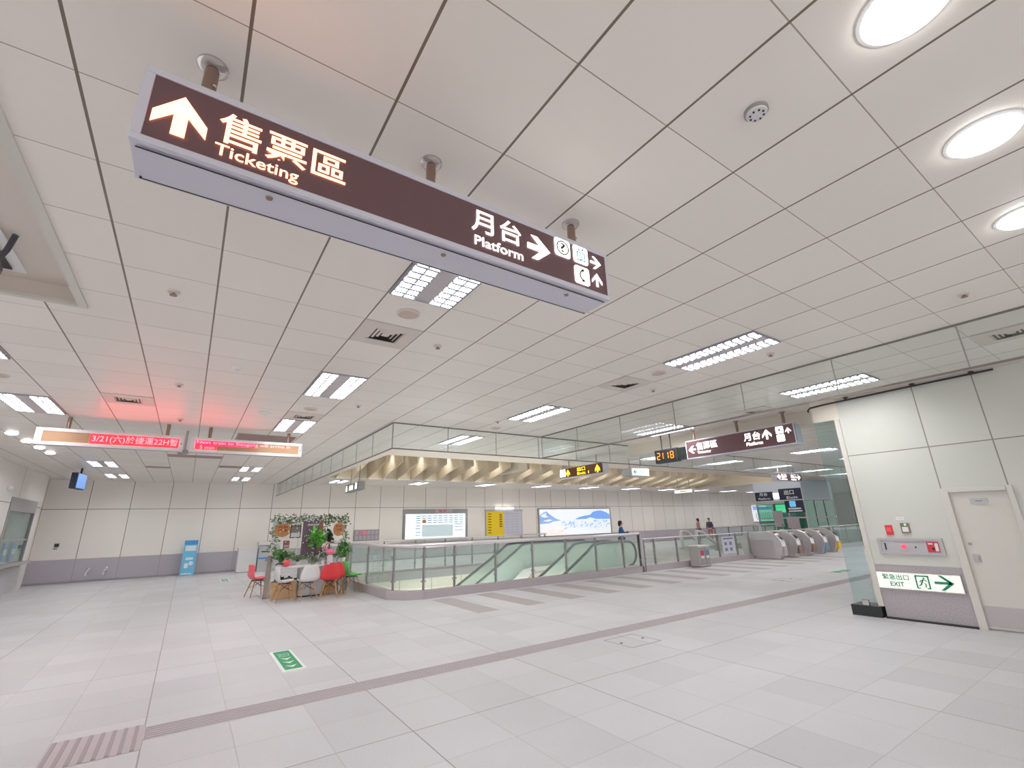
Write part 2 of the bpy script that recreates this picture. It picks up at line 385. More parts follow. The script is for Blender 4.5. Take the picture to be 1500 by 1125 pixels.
# ------------------------------------------------------------------ setting
def sheet(name, xs, ys, z, holes, m, th):
    xs = sorted(set(xs + [h[0] for h in holes] + [h[2] for h in holes])); ys = sorted(set(ys + [h[1] for h in holes] + [h[3] for h in holes]))
    mb = MB()
    for a, b in zip(xs, xs[1:]):
        for c, d in zip(ys, ys[1:]):
            mx, my = (a+b)/2, (c+d)/2
            if any(h[0] < mx < h[2] and h[1] < my < h[3] for h in holes): continue
            mb.box(a, c, min(z, z+th), b, d, max(z, z+th))
    return struct(mb.build(name, m))
VOID = (4.55, 11.45, 13.0, 18.4); VOID2 = (24.4, 15.4, 31.0, 18.2)
CV = (4.5, 12.55, 32.0, 21.5); RECESS = (-3.6, 1.4, -1.13, 5.67)
sheet('floor', [-8.0, 62.0], [-4.0, 25.3], 0.0, [VOID, VOID2], M['floor'], -0.12)
sheet('ceiling', [-8.0, 62.0], [-4.0, 25.3], CEIL, [CV, RECESS], M['ceil'], 0.05)
# walls
struct(B(-4.75, 25.2, 0, 62, 25.5, CEIL).build('wall_back', M['wall_back']))
struct(B(61.5, 14, 0, 62, 25.2, CEIL).build('wall_far', M['cream']))
struct(B(-4.75, 25.13, 0.0, 62, 25.2, 0.07).build('baseboard_back', M['grey']))
# side wall with the service window
wl = MB()
wl.box(-4.8, 12, 0, -4.5, 20.2, CEIL); wl.box(-4.8, 20.2, 2.9, -4.5, 23.2, CEIL); wl.box(-4.8, 20.2, 0, -4.5, 23.2, 0.86)
wl.box(-4.8, 23.2, 0, -4.5, 23.9, CEIL); wl.box(-5.0, 23.9, 0, -4.72, 25.3, CEIL)
struct(wl.build('wall_left', M['wall_left']))
# wall beyond the big sign: a clad end with a service door
wr = MB(); wr.box(9.98, 2.34, 0.85, 10.3, 3.5, 3.8); wr.box(9.98, 1.55, 2.0, 10.3, 2.34, 3.8); wr.box(9.98, -4, 0, 10.3, 1.55, 3.8)
struct(wr.build('wall_right', M['wall_right']))
struct(B(9.985, 2.34, 0, 10.3, 3.5, 0.85).build('wall_right_plinth', M['granite']))
struct(B(9.95, 3.5, 0.18, 10.32, 3.58, 3.42).build('trim_1', M['offwhite']))
struct(B(9.98, 3.5, 3.42, 10.32, 3.95, CEIL).build('trim_2', M['cream']))
struct(B(10.66, 3.5, 3.52, 11.0, 9.35, CEIL).build('trim_3', M['cream']))
struct(B(9.93, 2.36, 0, 9.985, 3.5, 0.025).build('baseboard_right', M['dark']))
# door
d = struct(B(10.0, 1.6, 0.02, 10.05, 2.27, 1.97).build('door_1', M['offwhite'], bevel=0.004))
df = MB(); df.box(9.95, 2.26, 0, 10.08, 2.36, 2.04); df.box(9.95, 1.53, 0, 10.08, 1.6, 2.04); df.box(9.95, 1.6, 1.97, 10.08, 2.26, 2.04)
df.build('door_frame', M['offwhite'], d, bevel=0.006)
B(9.992, 1.62, 0.05, 10.0, 2.25, 0.33).build('kick_plate', M['steel2'], d)
lk = MB(); lk.box(9.985, 2.12, 0.94, 10.0, 2.2, 1.05); lk.box(9.97, 2.14, 0.97, 9.99, 2.18, 1.02); lk.build('latch_plate', M['steel2'], d)
MB().cyl((9.985, 2.19, 1.2), (10.0, 2.19, 1.2), 0.022, n=16).build('lock_cylinder', M['grey'], d)
B(9.985, 1.84, 1.79, 10.0, 2.04, 1.87).build('name_plate', M['ltgrey'], d)
B(9.983, 1.9, 1.825, 9.985, 1.98, 1.832).build('plate_print', M['dark'], d)

# ceiling recess near the big sign (plant access) and opening over the escalators
rc = MB(); x0, y0, x1, y1 = RECESS
rc.box(x0, y0, 4.02, x1, y1, 4.08); rc.box(x1-0.004, y0, CEIL+0.01, x1+0.04, y1, 4.02); rc.box(x0, y1-0.004, CEIL+0.01, x1, y1+0.04, 4.02); rc.box(x0, y0-0.04, CEIL+0.01, x1, y0, 4.02); rc.box(x0-0.04, y0, CEIL+0.01, x0, y1, 4.02)
struct(rc.build('ceiling_recess', M['ltceil']))
rt = MB(); rt.box(x1-0.05, y0, CEIL-0.015, x1+0.02, y1+0.02, CEIL+0.02); rt.box(x0, y1-0.03, CEIL-0.015, x1-0.05, y1+0.02, CEIL+0.02); struct(rt.build('trim_4', M['offwhite']))
cv = MB(); x0, y0, x1, y1 = CV; T = 5.3
cv.box(x0-0.1, y0, CEIL+0.05, x0, y1, T); cv.box(x1, y0, CEIL+0.05, x1+0.1, y1, T); cv.box(x0, y0-0.1, CEIL+0.05, x1, y0, T); cv.box(x0, y1, CEIL+0.05, x1, y1+0.1, T); cv.box(x0-0.1, y0-0.1, T, x1+0.1, y1+0.1, T+0.08)
struct(cv.build('ceiling_void', M['fin']))
bm_ = MB(); bm_.box(x0, y0, CEIL-0.02, x1, y0+1.25, CEIL+0.2); struct(bm_.build('trim_5', M['cream']))
bm_ = MB(); bm_.box(x0-0.02, y0+1.25, CEIL-0.02, x0+0.3, y1, CEIL+0.15); struct(bm_.build('trim_6', M['cream']))
fins = thing('ceiling_baffle', 'row of cream upright fins set in the ceiling opening above the escalators', 'ceiling fins', (18, 17, CEIL))
k = 0; xx = 5.15
while xx < 31.5:
    MB().prism([(xx, 21.5, CEIL+0.0), (xx, 19.0, 4.36), (xx, 19.0, 5.29), (xx, 21.5, 5.29)], (0.05, 0, 0)).build('fin', M['fin'], fins)
    if k == 11: B(xx+0.2, 18.6, 4.2, xx+0.75, 21.5, 5.29).build('cross_beam', M['cream'], fins); xx += 0.5
    k += 1; xx += 0.705
# pits
def pit(name, h, dx0, dx1, depth=-4.6):
    x0, y0, x1, y1 = h; x0 -= dx0; x1 += dx1; p = MB()
    p.box(x0-0.1, y0, depth, x0, y1, -0.12); p.box(x1, y0, depth, x1+0.1, y1, -0.12); p.box(x0, y0-0.1, depth, x1, y0, -0.12); p.box(x0, y1, depth, x1, y1+0.1, -0.12)
    struct(p.build('wall_'+name, M['wall_pit'])); struct(B(x0, y0, depth-0.1, x1, y1, depth).build('floor_'+name, M['floor']))
pit('pit', VOID, 2.4, 0); pit('stairwell', VOID2, 0, 1.9)
struct(B(4.55, 18.34, -0.3, 13.0, 18.4, 0.0).build('trim_7', M['grey']))

# tactile strip, textured with bars
def tact(name, x0, x1, y0, y1, label):
    o = B(x0, y0, 0.0, x1, y1, 0.004).build(name, M['tactile']); struct(o)
    mb = MB(); n = 6
    for i in range(n):
        yy = y0 + (y1-y0)*(i+0.5)/n; mb.box(x0+0.01, yy-0.012, 0.004, x1-0.01, yy+0.012, 0.008)
    mb.build('bars', M['tactile2'], o)
tact('floor_tactile_strip', -0.06, 19.5, 5.68, 6.0, '')
o = struct(B(-0.7, 5.45, 0, -0.06, 6.09, 0.004).build('floor_tactile_patch', M['tactile'])); mb = MB()
for i in range(8): mb.box(-0.69+i*0.08, 5.46, 0.004, -0.66+i*0.08, 6.08, 0.009)
mb.build('bars', mat('tactile_bar_dark', srgb(158, 150, 158), 0.5), o)

# ------------------------------------------------------------------ ceiling fixtures
def make_troffer():
    t = thing('ceiling_light', '', 'ceiling light', (0, 0, CEIL))
    w, l = 0.66, 1.335
    f = MB()
    f.box(0.01, 0.005, CEIL-0.022, 0.028, l, CEIL); f.box(w-0.018, 0.005, CEIL-0.022, w, l, CEIL); f.box(0.028, 0.005, CEIL-0.022, w-0.018, 0.022, CEIL); f.box(0.028, l-0.017, CEIL-0.022, w-0.018, l, CEIL)
    f.build('frame', M['louver'], t)
    B(0.245, 0.022, CEIL-0.016, w-0.235, l-0.017, CEIL).build('centre_panel', M['perf'], t)
    for a in (0.03, w-0.235):
        B(a, 0.022, CEIL-0.008, a+0.213, l-0.017, CEIL).build('lamp_strip', M['lamp'], t)
        g = MB()
        for i in range(1, 13): g.box(a, i*l/13-0.015, CEIL-0.034, a+0.213, i*l/13+0.015, CEIL-0.009)
        g.box(a+0.096, 0.022, CEIL-0.026, a+0.116, l-0.017, CEIL-0.009)
        g.build('louver', M['louver'], t)
    return t
TR = make_troffer()
GL = 'twin-strip lights in the panel ceiling'
tro = [
 (1.27, 2.53, 'twin-strip ceiling light partly hidden behind the big hanging ticketing sign'),
 (1.27, 6.58, 'twin-strip ceiling light between the big hanging sign and the red LED boards'),
 (1.27, 9.96, 'twin-strip ceiling light just in front of the red LED board with English text'),
 (1.27, 14.02, 'twin-strip ceiling light just behind the red LED board with English text'),
 (1.27, 18.4, 'twin-strip ceiling light in the row toward the plant display, second from back wall'),
 (1.27, 22.2, 'twin-strip ceiling light nearest the back wall above the plant display'),
 (-2.78, 6.58, 'twin-strip ceiling light cut by the picture edge, before the LED board'),
 (-2.78, 9.96, 'twin-strip ceiling light in front of the blank end of the LED board'),
 (-2.78, 14.02, 'twin-strip ceiling light beyond the blank end of the LED board'),
 (-2.78, 18.4, 'twin-strip ceiling light in front of the hanging blue screen'),
 (-2.78, 22.2, 'twin-strip ceiling light nearest the back wall beside the blue screen'),
 (5.32, 2.53, 'large twin-strip ceiling light in front of the clear glass smoke barrier'),
 (5.32, 6.58, 'twin-strip ceiling light near the glass barrier corner over the escalators'),
 (5.32, 9.96, 'twin-strip ceiling light seen through the glass barrier before the ceiling fins'),
 (5.32, 22.2, 'twin-strip ceiling light on the strip above the map board wall, by the small sign'),
 (8.6, 2.53, 'twin-strip ceiling light seen through the smoke barrier above the clad end wall'),
 (9.37, 6.58, 'twin-strip ceiling light seen above the digital clock'),
 (9.37, 22.2, 'twin-strip ceiling light on the strip above the white map board'),
 (13.42, 6.58, 'twin-strip ceiling light beyond the second ticketing sign'),
 (13.42, 22.2, 'twin-strip ceiling light on the strip above the yellow board'),
 (17.47, 6.58, 'twin-strip ceiling light two bays beyond the second ticketing sign'),
 (17.47, 22.2, 'twin-strip ceiling light on the strip above the mountain poster'),
 (21.5, 6.58, 'twin-strip ceiling light above the approach to the fare gates'),
 (21.5, 22.2, 'twin-strip ceiling light on the strip beyond the mountain poster'),
 (25.6, 22.2, 'twin-strip ceiling light on the strip beyond the pinkish sign'),
 (29.6, 22.2, 'twin-strip ceiling light on the strip above the two far people'),
 (25.6, 9.96, 'twin-strip ceiling light above the fare gates'),
 (33.7, 22.2, 'twin-strip ceiling light on the strip just past the two far people'), (37.8, 22.2, 'twin-strip ceiling light on the strip behind the green lift'), (42.0, 22.2, 'twin-strip ceiling light on the strip before the far poster'), (46.5, 22.2, 'twin-strip ceiling light on the strip above the far poster'),
 (29.6, 9.96, 'added twin-strip ceiling light between fare gates and green lift'), (25.6, 6.58, 'added twin-strip ceiling light on the viewer side of the fare gates'), (29.6, 6.58, 'added twin-strip ceiling light beyond the fare gates, nearer the clad wall'), (17.47, 9.96, 'twin-strip ceiling light above the lower railing'), (13.42, 9.96, 'twin-strip ceiling light above the end of the tall railing'), (21.5, 9.96, 'added twin-strip ceiling light above the first fare gate'),  # far lights by gates and lift are added to brighten the lift header
]
for i, (x, y, lab) in enumerate(tro):
    if i == 0:
        TR.location = (x, y, CEIL); TR['label'] = lab; TR['group'] = GL
    else: dup(TR, (x, y, CEIL), lab, GL)
def make_downlight(r):
    t = thing('downlight', '', 'ceiling light', (0, 0, CEIL))
    MB().lathe((0,0,CEIL), [(r+0.018, 0), (r+0.018, -0.006), (r, -0.012), (r-0.002, -0.004)], 28).build('ring', M['white'], t, True)
    MB().lathe((0,0,CEIL), [(r, -0.004), (r, -0.014), (r*0.9, -0.03), (r*0.6, -0.04), (r*0.2, -0.043)], 28).build('diffuser', M['lampdl'], t)
    return t
DLm = make_downlight(0.165); gd = 'round downlights in the panel ceiling'
for i, (x, y, lab) in enumerate([(2.31, 0.18, 'bright round downlight cut by the top edge of the picture'), (3.62, 0.18, 'bright round downlight, the middle one of the row, whole disc visible'),
        (4.98, 0.2, 'round downlight cut by the picture edge beyond the whole one')]):
    if i == 0: DLm.location = (x, y, CEIL); DLm['label'] = lab; DLm['group'] = gd
    else: dup(DLm, (x, y, CEIL), lab, gd)
DL2 = make_downlight(0.1)
for i, (y, lab) in enumerate([(13.94, 'small downlight nearest the viewer in the line along the counter wall'), (14.98, 'second small downlight in the line along the counter wall'), (15.97, 'third small downlight in the line along the counter wall'), (16.94, 'last small downlight of the line along the counter wall')]):
    if i == 0: DL2.location = (-3.38, y, CEIL); DL2['label'] = lab; DL2['group'] = 'small downlights by the counter'
    else: dup(DL2, (-3.38+0.03*i, y, CEIL), lab, 'small downlights by the counter')
def make_vent():
    t = thing('ceiling_vent', '', 'air vent', (0, 0, CEIL)); w = 0.66; c = w/2
    f = MB(); q = 0.15
    f.box(0.01, 0.01, CEIL-0.012, w, q, CEIL); f.box(0.01, w-q, CEIL-0.012, w, w, CEIL); f.box(0.01, q, CEIL-0.012, q, w-q, CEIL); f.box(w-q, q, CEIL-0.012, w, w-q, CEIL)
    f.build('frame', M['ltceil'], t)
    B(q, q, CEIL-0.003, w-q, w-q, CEIL).build('backing', M['dark'], t)
    for i in range(4):
        r0 = 0.178-0.045*i; r1 = r0-0.026; z0, z1 = CEIL-0.014, CEIL-0.003
        ring4 = [(c-r0,c-r0,z1),(c+r0,c-r0,z1),(c+r0,c+r0,z1),(c-r0,c+r0,z1),(c-r1-.004,c-r1-.004,z0),(c+r1+.004,c-r1-.004,z0),(c+r1+.004,c+r1+.004,z0),(c-r1-.004,c+r1+.004,z0)]
        m_ = MB().add(ring4, [(0,1,5,4),(1,2,6,5),(2,3,7,6),(3,0,4,7)])
        if i == 3: m_.add(ring4[4:], [(0,1,2,3)])
        m_.build('cone', M['ltceil'], t)
    return t
V = make_vent(); gv = 'square ceiling diffusers'
for i, (x, y, lab) in enumerate([(1.27, 4.55, 'square stepped air diffuser beyond the big hanging sign, beside a round speaker'), (5.32, 4.55, 'square stepped air diffuser beside a round speaker, before the glass barrier'),
        (-1.43, 9.28, 'square air diffuser lit red above the LED board with Chinese text'), (1.27, 9.28, 'square air diffuser at the end of a light, above the English LED board'), (8.02, 0.5, 'square air diffuser behind the smoke barrier near the clad wall'), (9.37, 4.55, 'square air diffuser above the second ticketing sign')]):
    if i == 0: V.location = (x, y, CEIL); V['label'] = lab; V['group'] = gv
    else: dup(V, (x, y, CEIL), lab, gv)
def make_speaker(r=0.12):
    t = thing('ceiling_speaker', '', 'speaker', (0, 0, CEIL))
    MB().lathe((0,0,CEIL), [(r, 0), (r, -0.012), (r-0.02, -0.018), (r-0.022, -0.008)], 28).build('rim', M['ltceil'], t, True)
    MB().lathe((0,0,CEIL), [(r-0.022, -0.004), (r-0.022, -0.012), (0.02, -0.015)], 28).build('grille', M['perfc'], t, True)
    return t
M['perfc'] = mat('speaker_grille', srgb(206, 188, 176), 0.6)
S = make_speaker(); gs = 'round ceiling speakers'
for i, (x, y, lab) in enumerate([(1.61, 4.21, 'round ceiling speaker between the partly hidden light and the square diffuser'), (5.66, 4.21, 'round ceiling speaker between the large light and its diffuser'), (1.6, 8.93, 'round ceiling speaker next to the diffuser above the English LED board'), (-2.44, 8.85, 'round ceiling speaker cut by the picture edge between two lights'), (5.66, 8.9, 'round ceiling speaker close to the smoke barrier corner')]):
    if i == 0: S.location = (x, y, CEIL); S['label'] = lab; S['group'] = gs
    else: dup(S, (x, y, CEIL), lab, gs)
def make_sprinkler():
    t = thing('ceiling_sprinkler', '', 'sprinkler', (0, 0, CEIL))
    MB().lathe((0,0,CEIL), [(0.052, 0), (0.05, -0.012), (0.03, -0.02)], 20).build('escutcheon', M['ltceil'], t, True)
    MB().lathe((0,0,CEIL), [(0.012, -0.02), (0.012, -0.035), (0.03, -0.037), (0.03, -0.041)], 14).build('deflector', M['bronze'], t, True)
    return t
SP = make_sprinkler(); gp = 'sprinkler heads on the ceiling'
spr = [(-0.41, 4.88, 'sprinkler head on the ceiling between recess and hanging sign'), (6.32, 0.85, 'sprinkler head on the bare panels near the smoke barrier'), (2.27, 4.88, 'sprinkler head on the ceiling beside the diffuser beyond the big sign'), (2.28, 8.26, 'sprinkler head beside the light before the English LED board'),
       (-0.40, 8.24, 'sprinkler head in the red glow, farther from the LED boards'), (-0.41, 10.93, 'sprinkler head in the red glow, right above the LED boards'), (6.34, 2.85, 'sprinkler head beside the far end of the large light'), (6.34, 4.87, 'sprinkler head beside the second speaker and diffuser'), (5.3, 8.25, 'sprinkler head by the glass barrier corner'), (-2.3, 12.9, 'sprinkler head beyond the blank end of the LED board')]
for i, (x, y, lab) in enumerate(spr):
    if i == 0: SP.location = (x, y, CEIL); SP['label'] = lab; SP['group'] = gp
    else: dup(SP, (x, y, CEIL), lab, gp)
t = thing('smoke_detector', 'larger metal detector disc alone on the ceiling near the downlights', 'detector', (2.28, 0.84, CEIL))
MB().lathe((2.28,0.84,CEIL), [(0.062, 0), (0.062, -0.016), (0.054, -0.02)], 24).build('base', M['grey'], t, True)
MB().lathe((2.28,0.84,CEIL), [(0.055, -0.018), (0.052, -0.03), (0.03, -0.034), (0.012, -0.034)], 24).build('cover', M['steel'], t, True)
mb = MB()
for i in range(8):
    a = 2*PI*i/8; mb.cyl((2.28+0.035*math.cos(a), 0.84+0.035*math.sin(a), CEIL-0.036), (2.28+0.035*math.cos(a), 0.84+0.035*math.sin(a), CEIL-0.031), 0.006, n=8)
mb.build('holes', M['dark'], t)
for x, y, r, lab in ((0.27, 6.99, 0.06, 'small white smoke detector on the ceiling panel before the red glow'), (0.91, 9.6, 0.11, 'flat white round detector in the red glow above the English LED board')):
    t = thing('smoke_detector', lab, 'detector', (x, y, CEIL))
    MB().lathe((x,y,CEIL), [(r, 0), (r, -0.015), (r*0.8, -0.03)], 24).build('base', M['white'], t, True)
    MB().lathe((x,y,CEIL), [(r*0.55, -0.03), (r*0.5, -0.045), (r*0.2, -0.048)], 20).build('sensor', M['white'], t, True)
def linear_grille(x0, y0, x1, y1, lab):
    t = thing('ceiling_grille', lab, 'air vent', ((x0+x1)/2, (y0+y1)/2, CEIL)); f = MB(); w = 0.03
    f.box(x0, y0, CEIL-0.01, x1, y0+w, CEIL); f.box(x0, y1-w, CEIL-0.01, x1, y1, CEIL); f.box(x0, y0+w, CEIL-0.01, x0+w, y1-w, CEIL); f.box(x1-w, y0+w, CEIL-0.01, x1, y1-w, CEIL); f.build('frame', M['grille'], t)
    s = MB(); y = y0+w+0.01
    while y < y1-w-0.01: s.box(x0+w, y, CEIL-0.008, x1-w, y+0.012, CEIL-0.001); y += 0.03
    s.build('slats', M['grille'], t)
M['grille'] = mat('grille_brown', srgb(170, 145, 138), 0.5)
linear_grille(0.66, 12.0, 1.9, 12.9, 'brownish return air grille above the English LED board')
linear_grille(-0.75, 16.1, 0.6, 16.6, 'narrow return air grille beyond the gap between the LED boards')
linear_grille(0.6, 18.4, 1.9, 18.9, 'narrow return air grille between two lights above the plant display')
linear_grille(-1.42, 19.3, -0.75, 19.7, 'short return air grille in front of the clad back wall')

# things in the recess
t = thing('recess_grille', 'dark slotted grille inside the square ceiling recess', 'air vent', (-2.05, 4.7, 4.02))
f = MB(); f.box(-2.6, 3.9, 4.0, -1.53, 5.5, 4.02); f.build('frame', M['white'], t)
for i in range(7):
    a = -2.5+i*0.135; B(a, 3.95, 3.985, a+0.075, 5.44, 4.0).build('slot', M['dark'], t)
cb = MB(); cb.tube([(-1.45, 4.75, 3.995), (-1.5, 4.85, 3.9), (-1.58, 5.0, 3.86), (-1.6, 5.15, 3.85), (-1.64, 5.28, 3.87), (-1.72, 5.33, 3.9), (-1.95, 5.38, 3.93), (-2.4, 5.3, 3.93), (-2.7, 5.2, 3.995)], 0.02, 8)
tag(cb.build('hanging_cable', M['rubber'], None, True), 'black cable looping out of the square ceiling recess', 'cable')

# ------------------------------------------------------------------ hanging signs
def mount(t, x, y, z0, name='hanger', r=0.03):
    p = MB().cyl((x, y, z0), (x, y, CEIL-0.01), r, n=16).build(name, M['bronze'], t, True)
    MB().lathe((x, y, CEIL), [(0.066, 0), (0.066, -0.012), (0.05, -0.03), (0.036, -0.034)], 24).build('flange', M['chrome'], p, True)
    MB().ball((x+r*0.7, y-r*0.72, CEIL-0.13), 0.009, 8, 6).build('screw', M['chrome'], p, True)
UX, UZ, NY = (1,0,0), (0,0,1), (0,-1,0)
t = thing('hanging_sign', 'big dark brown hanging sign reading Ticketing and Platform, nearest the viewer', 'sign', (0.925, 2.14, 3.2))
X0, X1, Z0, Z1, YF = -0.41, 2.26, 3.195, 3.57, 2.0
b = MB(); b.box(X0, YF+0.012, Z0+0.006, X1, YF+0.28, Z1); b.build('housing', M['alu'], t, bevel=0.004)
f = MB(); f.box(X0, YF, Z1-0.032, X1, YF+0.03, Z1+0.003); f.box(X0, YF, Z0, X1, YF+0.03, Z0+0.03); f.box(X0, YF, Z0+0.03, X0+0.035, YF+0.03, Z1-0.032); f.box(X1-0.022, YF, Z0+0.03, X1, YF+0.03, Z1-0.032); f.build('bezel', M['alu'], t, bevel=0.003)
b = MB(); b.box(X0+0.03, YF+0.05, Z0-0.002, X1-0.03, YF+0.25, Z0+0.01); b.build('bottom_cover', M['alu'], t)
s = MB()
for xx in (0.1, 1.0, 1.93): s.lathe((xx, YF+0.1, Z0-0.002), [(0.016, 0), (0.014, -0.006), (0.004, -0.007)], 14)
s.build('bolts', M['bronze'], t, True)
s = MB(); s.box(X0+0.02, YF+0.045, Z0-0.0045, X1-0.02, YF+0.049, Z0); s.box(X0+0.02, YF+0.251, Z0-0.0045, X1-0.02, YF+0.255, Z0+0.006); s.build('cover_seam', M['dark'], t)
B(X0+0.035, YF+0.006, Z0+0.03, X1-0.022, YF+0.02, Z1-0.032).build('face_panel', M['signface'], t)
F = lambda x, z: (x, YF+0.004, z)
flat(t, 'arrow_mark', arrow(0, 0, 0.205, PI/2, 0.24), F(-0.265, 3.375), UX, UZ, M['warmtext'])
put_text(t, '售票區', F(-0.135, 3.325), UX, UZ, 0.545, 0.165, M['warmtext'], 0.012)
put_text(t, 'Ticketing', F(-0.135, 3.235), UX, UZ, 0.335, 0.078, M['warmtext'], 0.012)
put_text(t, '月台', F(1.13, 3.355), UX, UZ, 0.36, 0.16, M['whitetext'], 0.012)
put_text(t, 'Platform', F(1.15, 3.262), UX, UZ, 0.35, 0.066, M['whitetext'], 0.012)
flat(t, 'arrow_mark', arrow(0, 0, 0.185, 0, 0.22), F(1.63, 3.395), UX, UZ, M['whitetext'])
for (a, z) in ((1.765, 3.405), (1.93, 3.405), (1.93, 3.245)): flat(t, 'pictogram_tile', [rr(0, 0, 0.135, 0.135, 0.02)], F(a, z), UX, UZ, M['whitetext'])
q = flat(t, 'pictogram', ring(0.0675, 0.0675, 0.046, 0.054), F(1.765, 3.405), UX, UZ, M['icondark'], 0.006)
put_text(t, '?', F(1.765+0.045, 3.405+0.033), UX, UZ, 0.045, 0.07, M['icondark'], 0.012, 0.009)
lift = [R(0.03, 0.02, 0.036, 0.088), R(0.099, 0.02, 0.105, 0.088), R(0.03, 0.082, 0.105, 0.088), R(0.03, 0.02, 0.105, 0.026), [(0.04,0.098),(0.06,0.098),(0.05,0.118)], [(0.075,0.118),(0.095,0.118),(0.085,0.098)],
        R(0.058, 0.058, 0.064, 0.074), R(0.06, 0.05, 0.08, 0.055), R(0.078, 0.036, 0.083, 0.052)] + ring(0.066, 0.045, 0.014, 0.018, 12, 2.2, 6.0)
flat(t, 'pictogram', lift, F(1.93, 3.405), UX, UZ, M['iconteal'], 0.006)
ph = ring(0.085, 0.0675, 0.034, 0.044, 12, PI*0.62, PI*1.38) + [rr(0.062, 0.098, 0.085, 0.116, 0.005), rr(0.062, 0.019, 0.085, 0.037, 0.005)]
flat(t, 'pictogram', ph, F(1.93, 3.245), UX, UZ, M['icondark'], 0.006)
flat(t, 'arrow_mark', arrow(0, 0, 0.105, 0, 0.17), F(2.14, 3.455), UX, UZ, M['whitetext'])
flat(t, 'arrow_mark', arrow(0, 0, 0.105, PI/2, 0.17), F(2.14, 3.32), UX, UZ, M['whitetext'])
for xx in (-0.21, 0.93, 2.07): mount(t, xx, 2.15, Z1)

# the same kind of sign, turned side-on, beyond the smoke barrier
UY = (0,-1,0)
t = thing('hanging_sign', 'brown hanging ticketing and platform sign beyond the glass barrier, beside the clock', 'sign', (10.3, 5.75, 3.2))
XF, Ya, Yb, Z0, Z1 = 10.15, 7.02, 4.4, 3.11, 3.56
b = MB(); b.box(XF+0.012, Yb, Z0, XF+0.3, Ya, Z1); b.build('housing', M['alu'], t, bevel=0.004)
f = MB(); f.box(XF, Yb, Z1-0.02, XF+0.03, Ya, Z1+0.003); f.box(XF, Yb, Z0, XF+0.03, Ya, Z0+0.025); f.box(XF, Ya-0.02, Z0+0.02, XF+0.03, Ya, Z1-0.02); f.box(XF, Yb, Z0+0.02, XF+0.03, Yb+0.02, Z1-0.02); f.build('bezel', M['alu'], t)
B(XF+0.006, Yb+0.02, Z0+0.02, XF+0.02, Ya-0.02, Z1-0.02).build('face_panel', M['signface'], t)
B(XF+0.04, Yb-0.012, Z0+0.03, XF+0.26, Yb, Z1-0.03).build('end_cap', M['bluegrey'], t)
G = lambda y, z: (XF+0.004, y, z)
flat(t, 'arrow_mark', arrow(0, 0, 0.2, PI, 0.2), G(6.85, 3.33), UY, UZ, M['whitetext'])
put_text(t, '售票區', G(6.72, 3.3), UY, UZ, 0.56, 0.18, M['whitetext'], 0.02)
put_text(t, 'Ticketing', G(6.71, 3.19), UY, UZ, 0.36, 0.08, M['whitetext'], 0.02)
put_text(t, '月台', G(5.5, 3.32), UY, UZ, 0.38, 0.18, M['whitetext'], 0.02)
put_text(t, 'Platform', G(5.46, 3.21), UY, UZ, 0.37, 0.075, M['whitetext'], 0.02)
flat(t, 'arrow_mark', arrow(0, 0, 0.22, PI/2, 0.2), G(4.98, 3.4), UY, UZ, M['whitetext'])
for z in (3.37, 3.2): flat(t, 'pictogram_tile', [rr(0, 0, 0.16, 0.15, 0.02)], G(4.78, z), UY, UZ, M['whitetext'])
flat(t, 'pictogram', [R(0.03, 0.03, 0.13, 0.036), R(0.03, 0.03, 0.036, 0.09), R(0.124, 0.03, 0.13, 0.09), R(0.06, 0.05, 0.1, 0.1)], G(4.78, 3.37), UY, UZ, M['iconteal'], 0.006)
flat(t, 'pictogram', ring(0.08, 0.075, 0.04, 0.05), G(4.78, 3.2), UY, UZ, M['icondark'], 0.006)
flat(t, 'arrow_mark', arrow(0, 0, 0.12, PI/2, 0.18), G(4.53, 3.41), UY, UZ, M['whitetext'])
for yy in (6.85, 5.7, 4.65): mount(t, XF+0.16, yy, Z1)
# clock
t = thing('hanging_clock', 'black hanging digital clock showing 21 18 in orange digits', 'clock', (10.3, 7.6, 3.1))
XF = 10.12; B(XF, 7.28, 3.11, XF+0.16, 7.98, 3.46).build('case', M['dark'], t, bevel=0.01)
B(XF-0.004, 7.31, 3.14, XF, 7.95, 3.43).build('screen', M['rubberd'] if 'rubberd' in M else M['black'], t)
B(XF+0.03, 7.04, 3.13, XF+0.15, 7.28, 3.44).build('side_speaker', M['black'], t)
SEG = {'a': R(0.015, 0.165, 0.085, 0.18), 'g': R(0.015, 0.083, 0.085, 0.097), 'd': R(0.015, 0, 0.085, 0.015), 'b': R(0.085, 0.1, 0.1, 0.165), 'c': R(0.085, 0.015, 0.1, 0.08), 'f': R(0, 0.1, 0.015, 0.165), 'e': R(0, 0.015, 0.015, 0.08)}
for ch, yy in (('abged', 7.90), ('bc', 7.80), ('bc', 7.64), ('abcdefg', 7.48)):
    flat(t, 'digit', [SEG[c] for c in ch], (XF-0.005, yy, 3.2), UY, UZ, M['orange'])
for yy in (7.78, 7.5): MB().cyl((XF+0.08, yy, 3.45), (XF+0.08, yy, CEIL), 0.016, n=10).build('hanger', M['dark'], t)

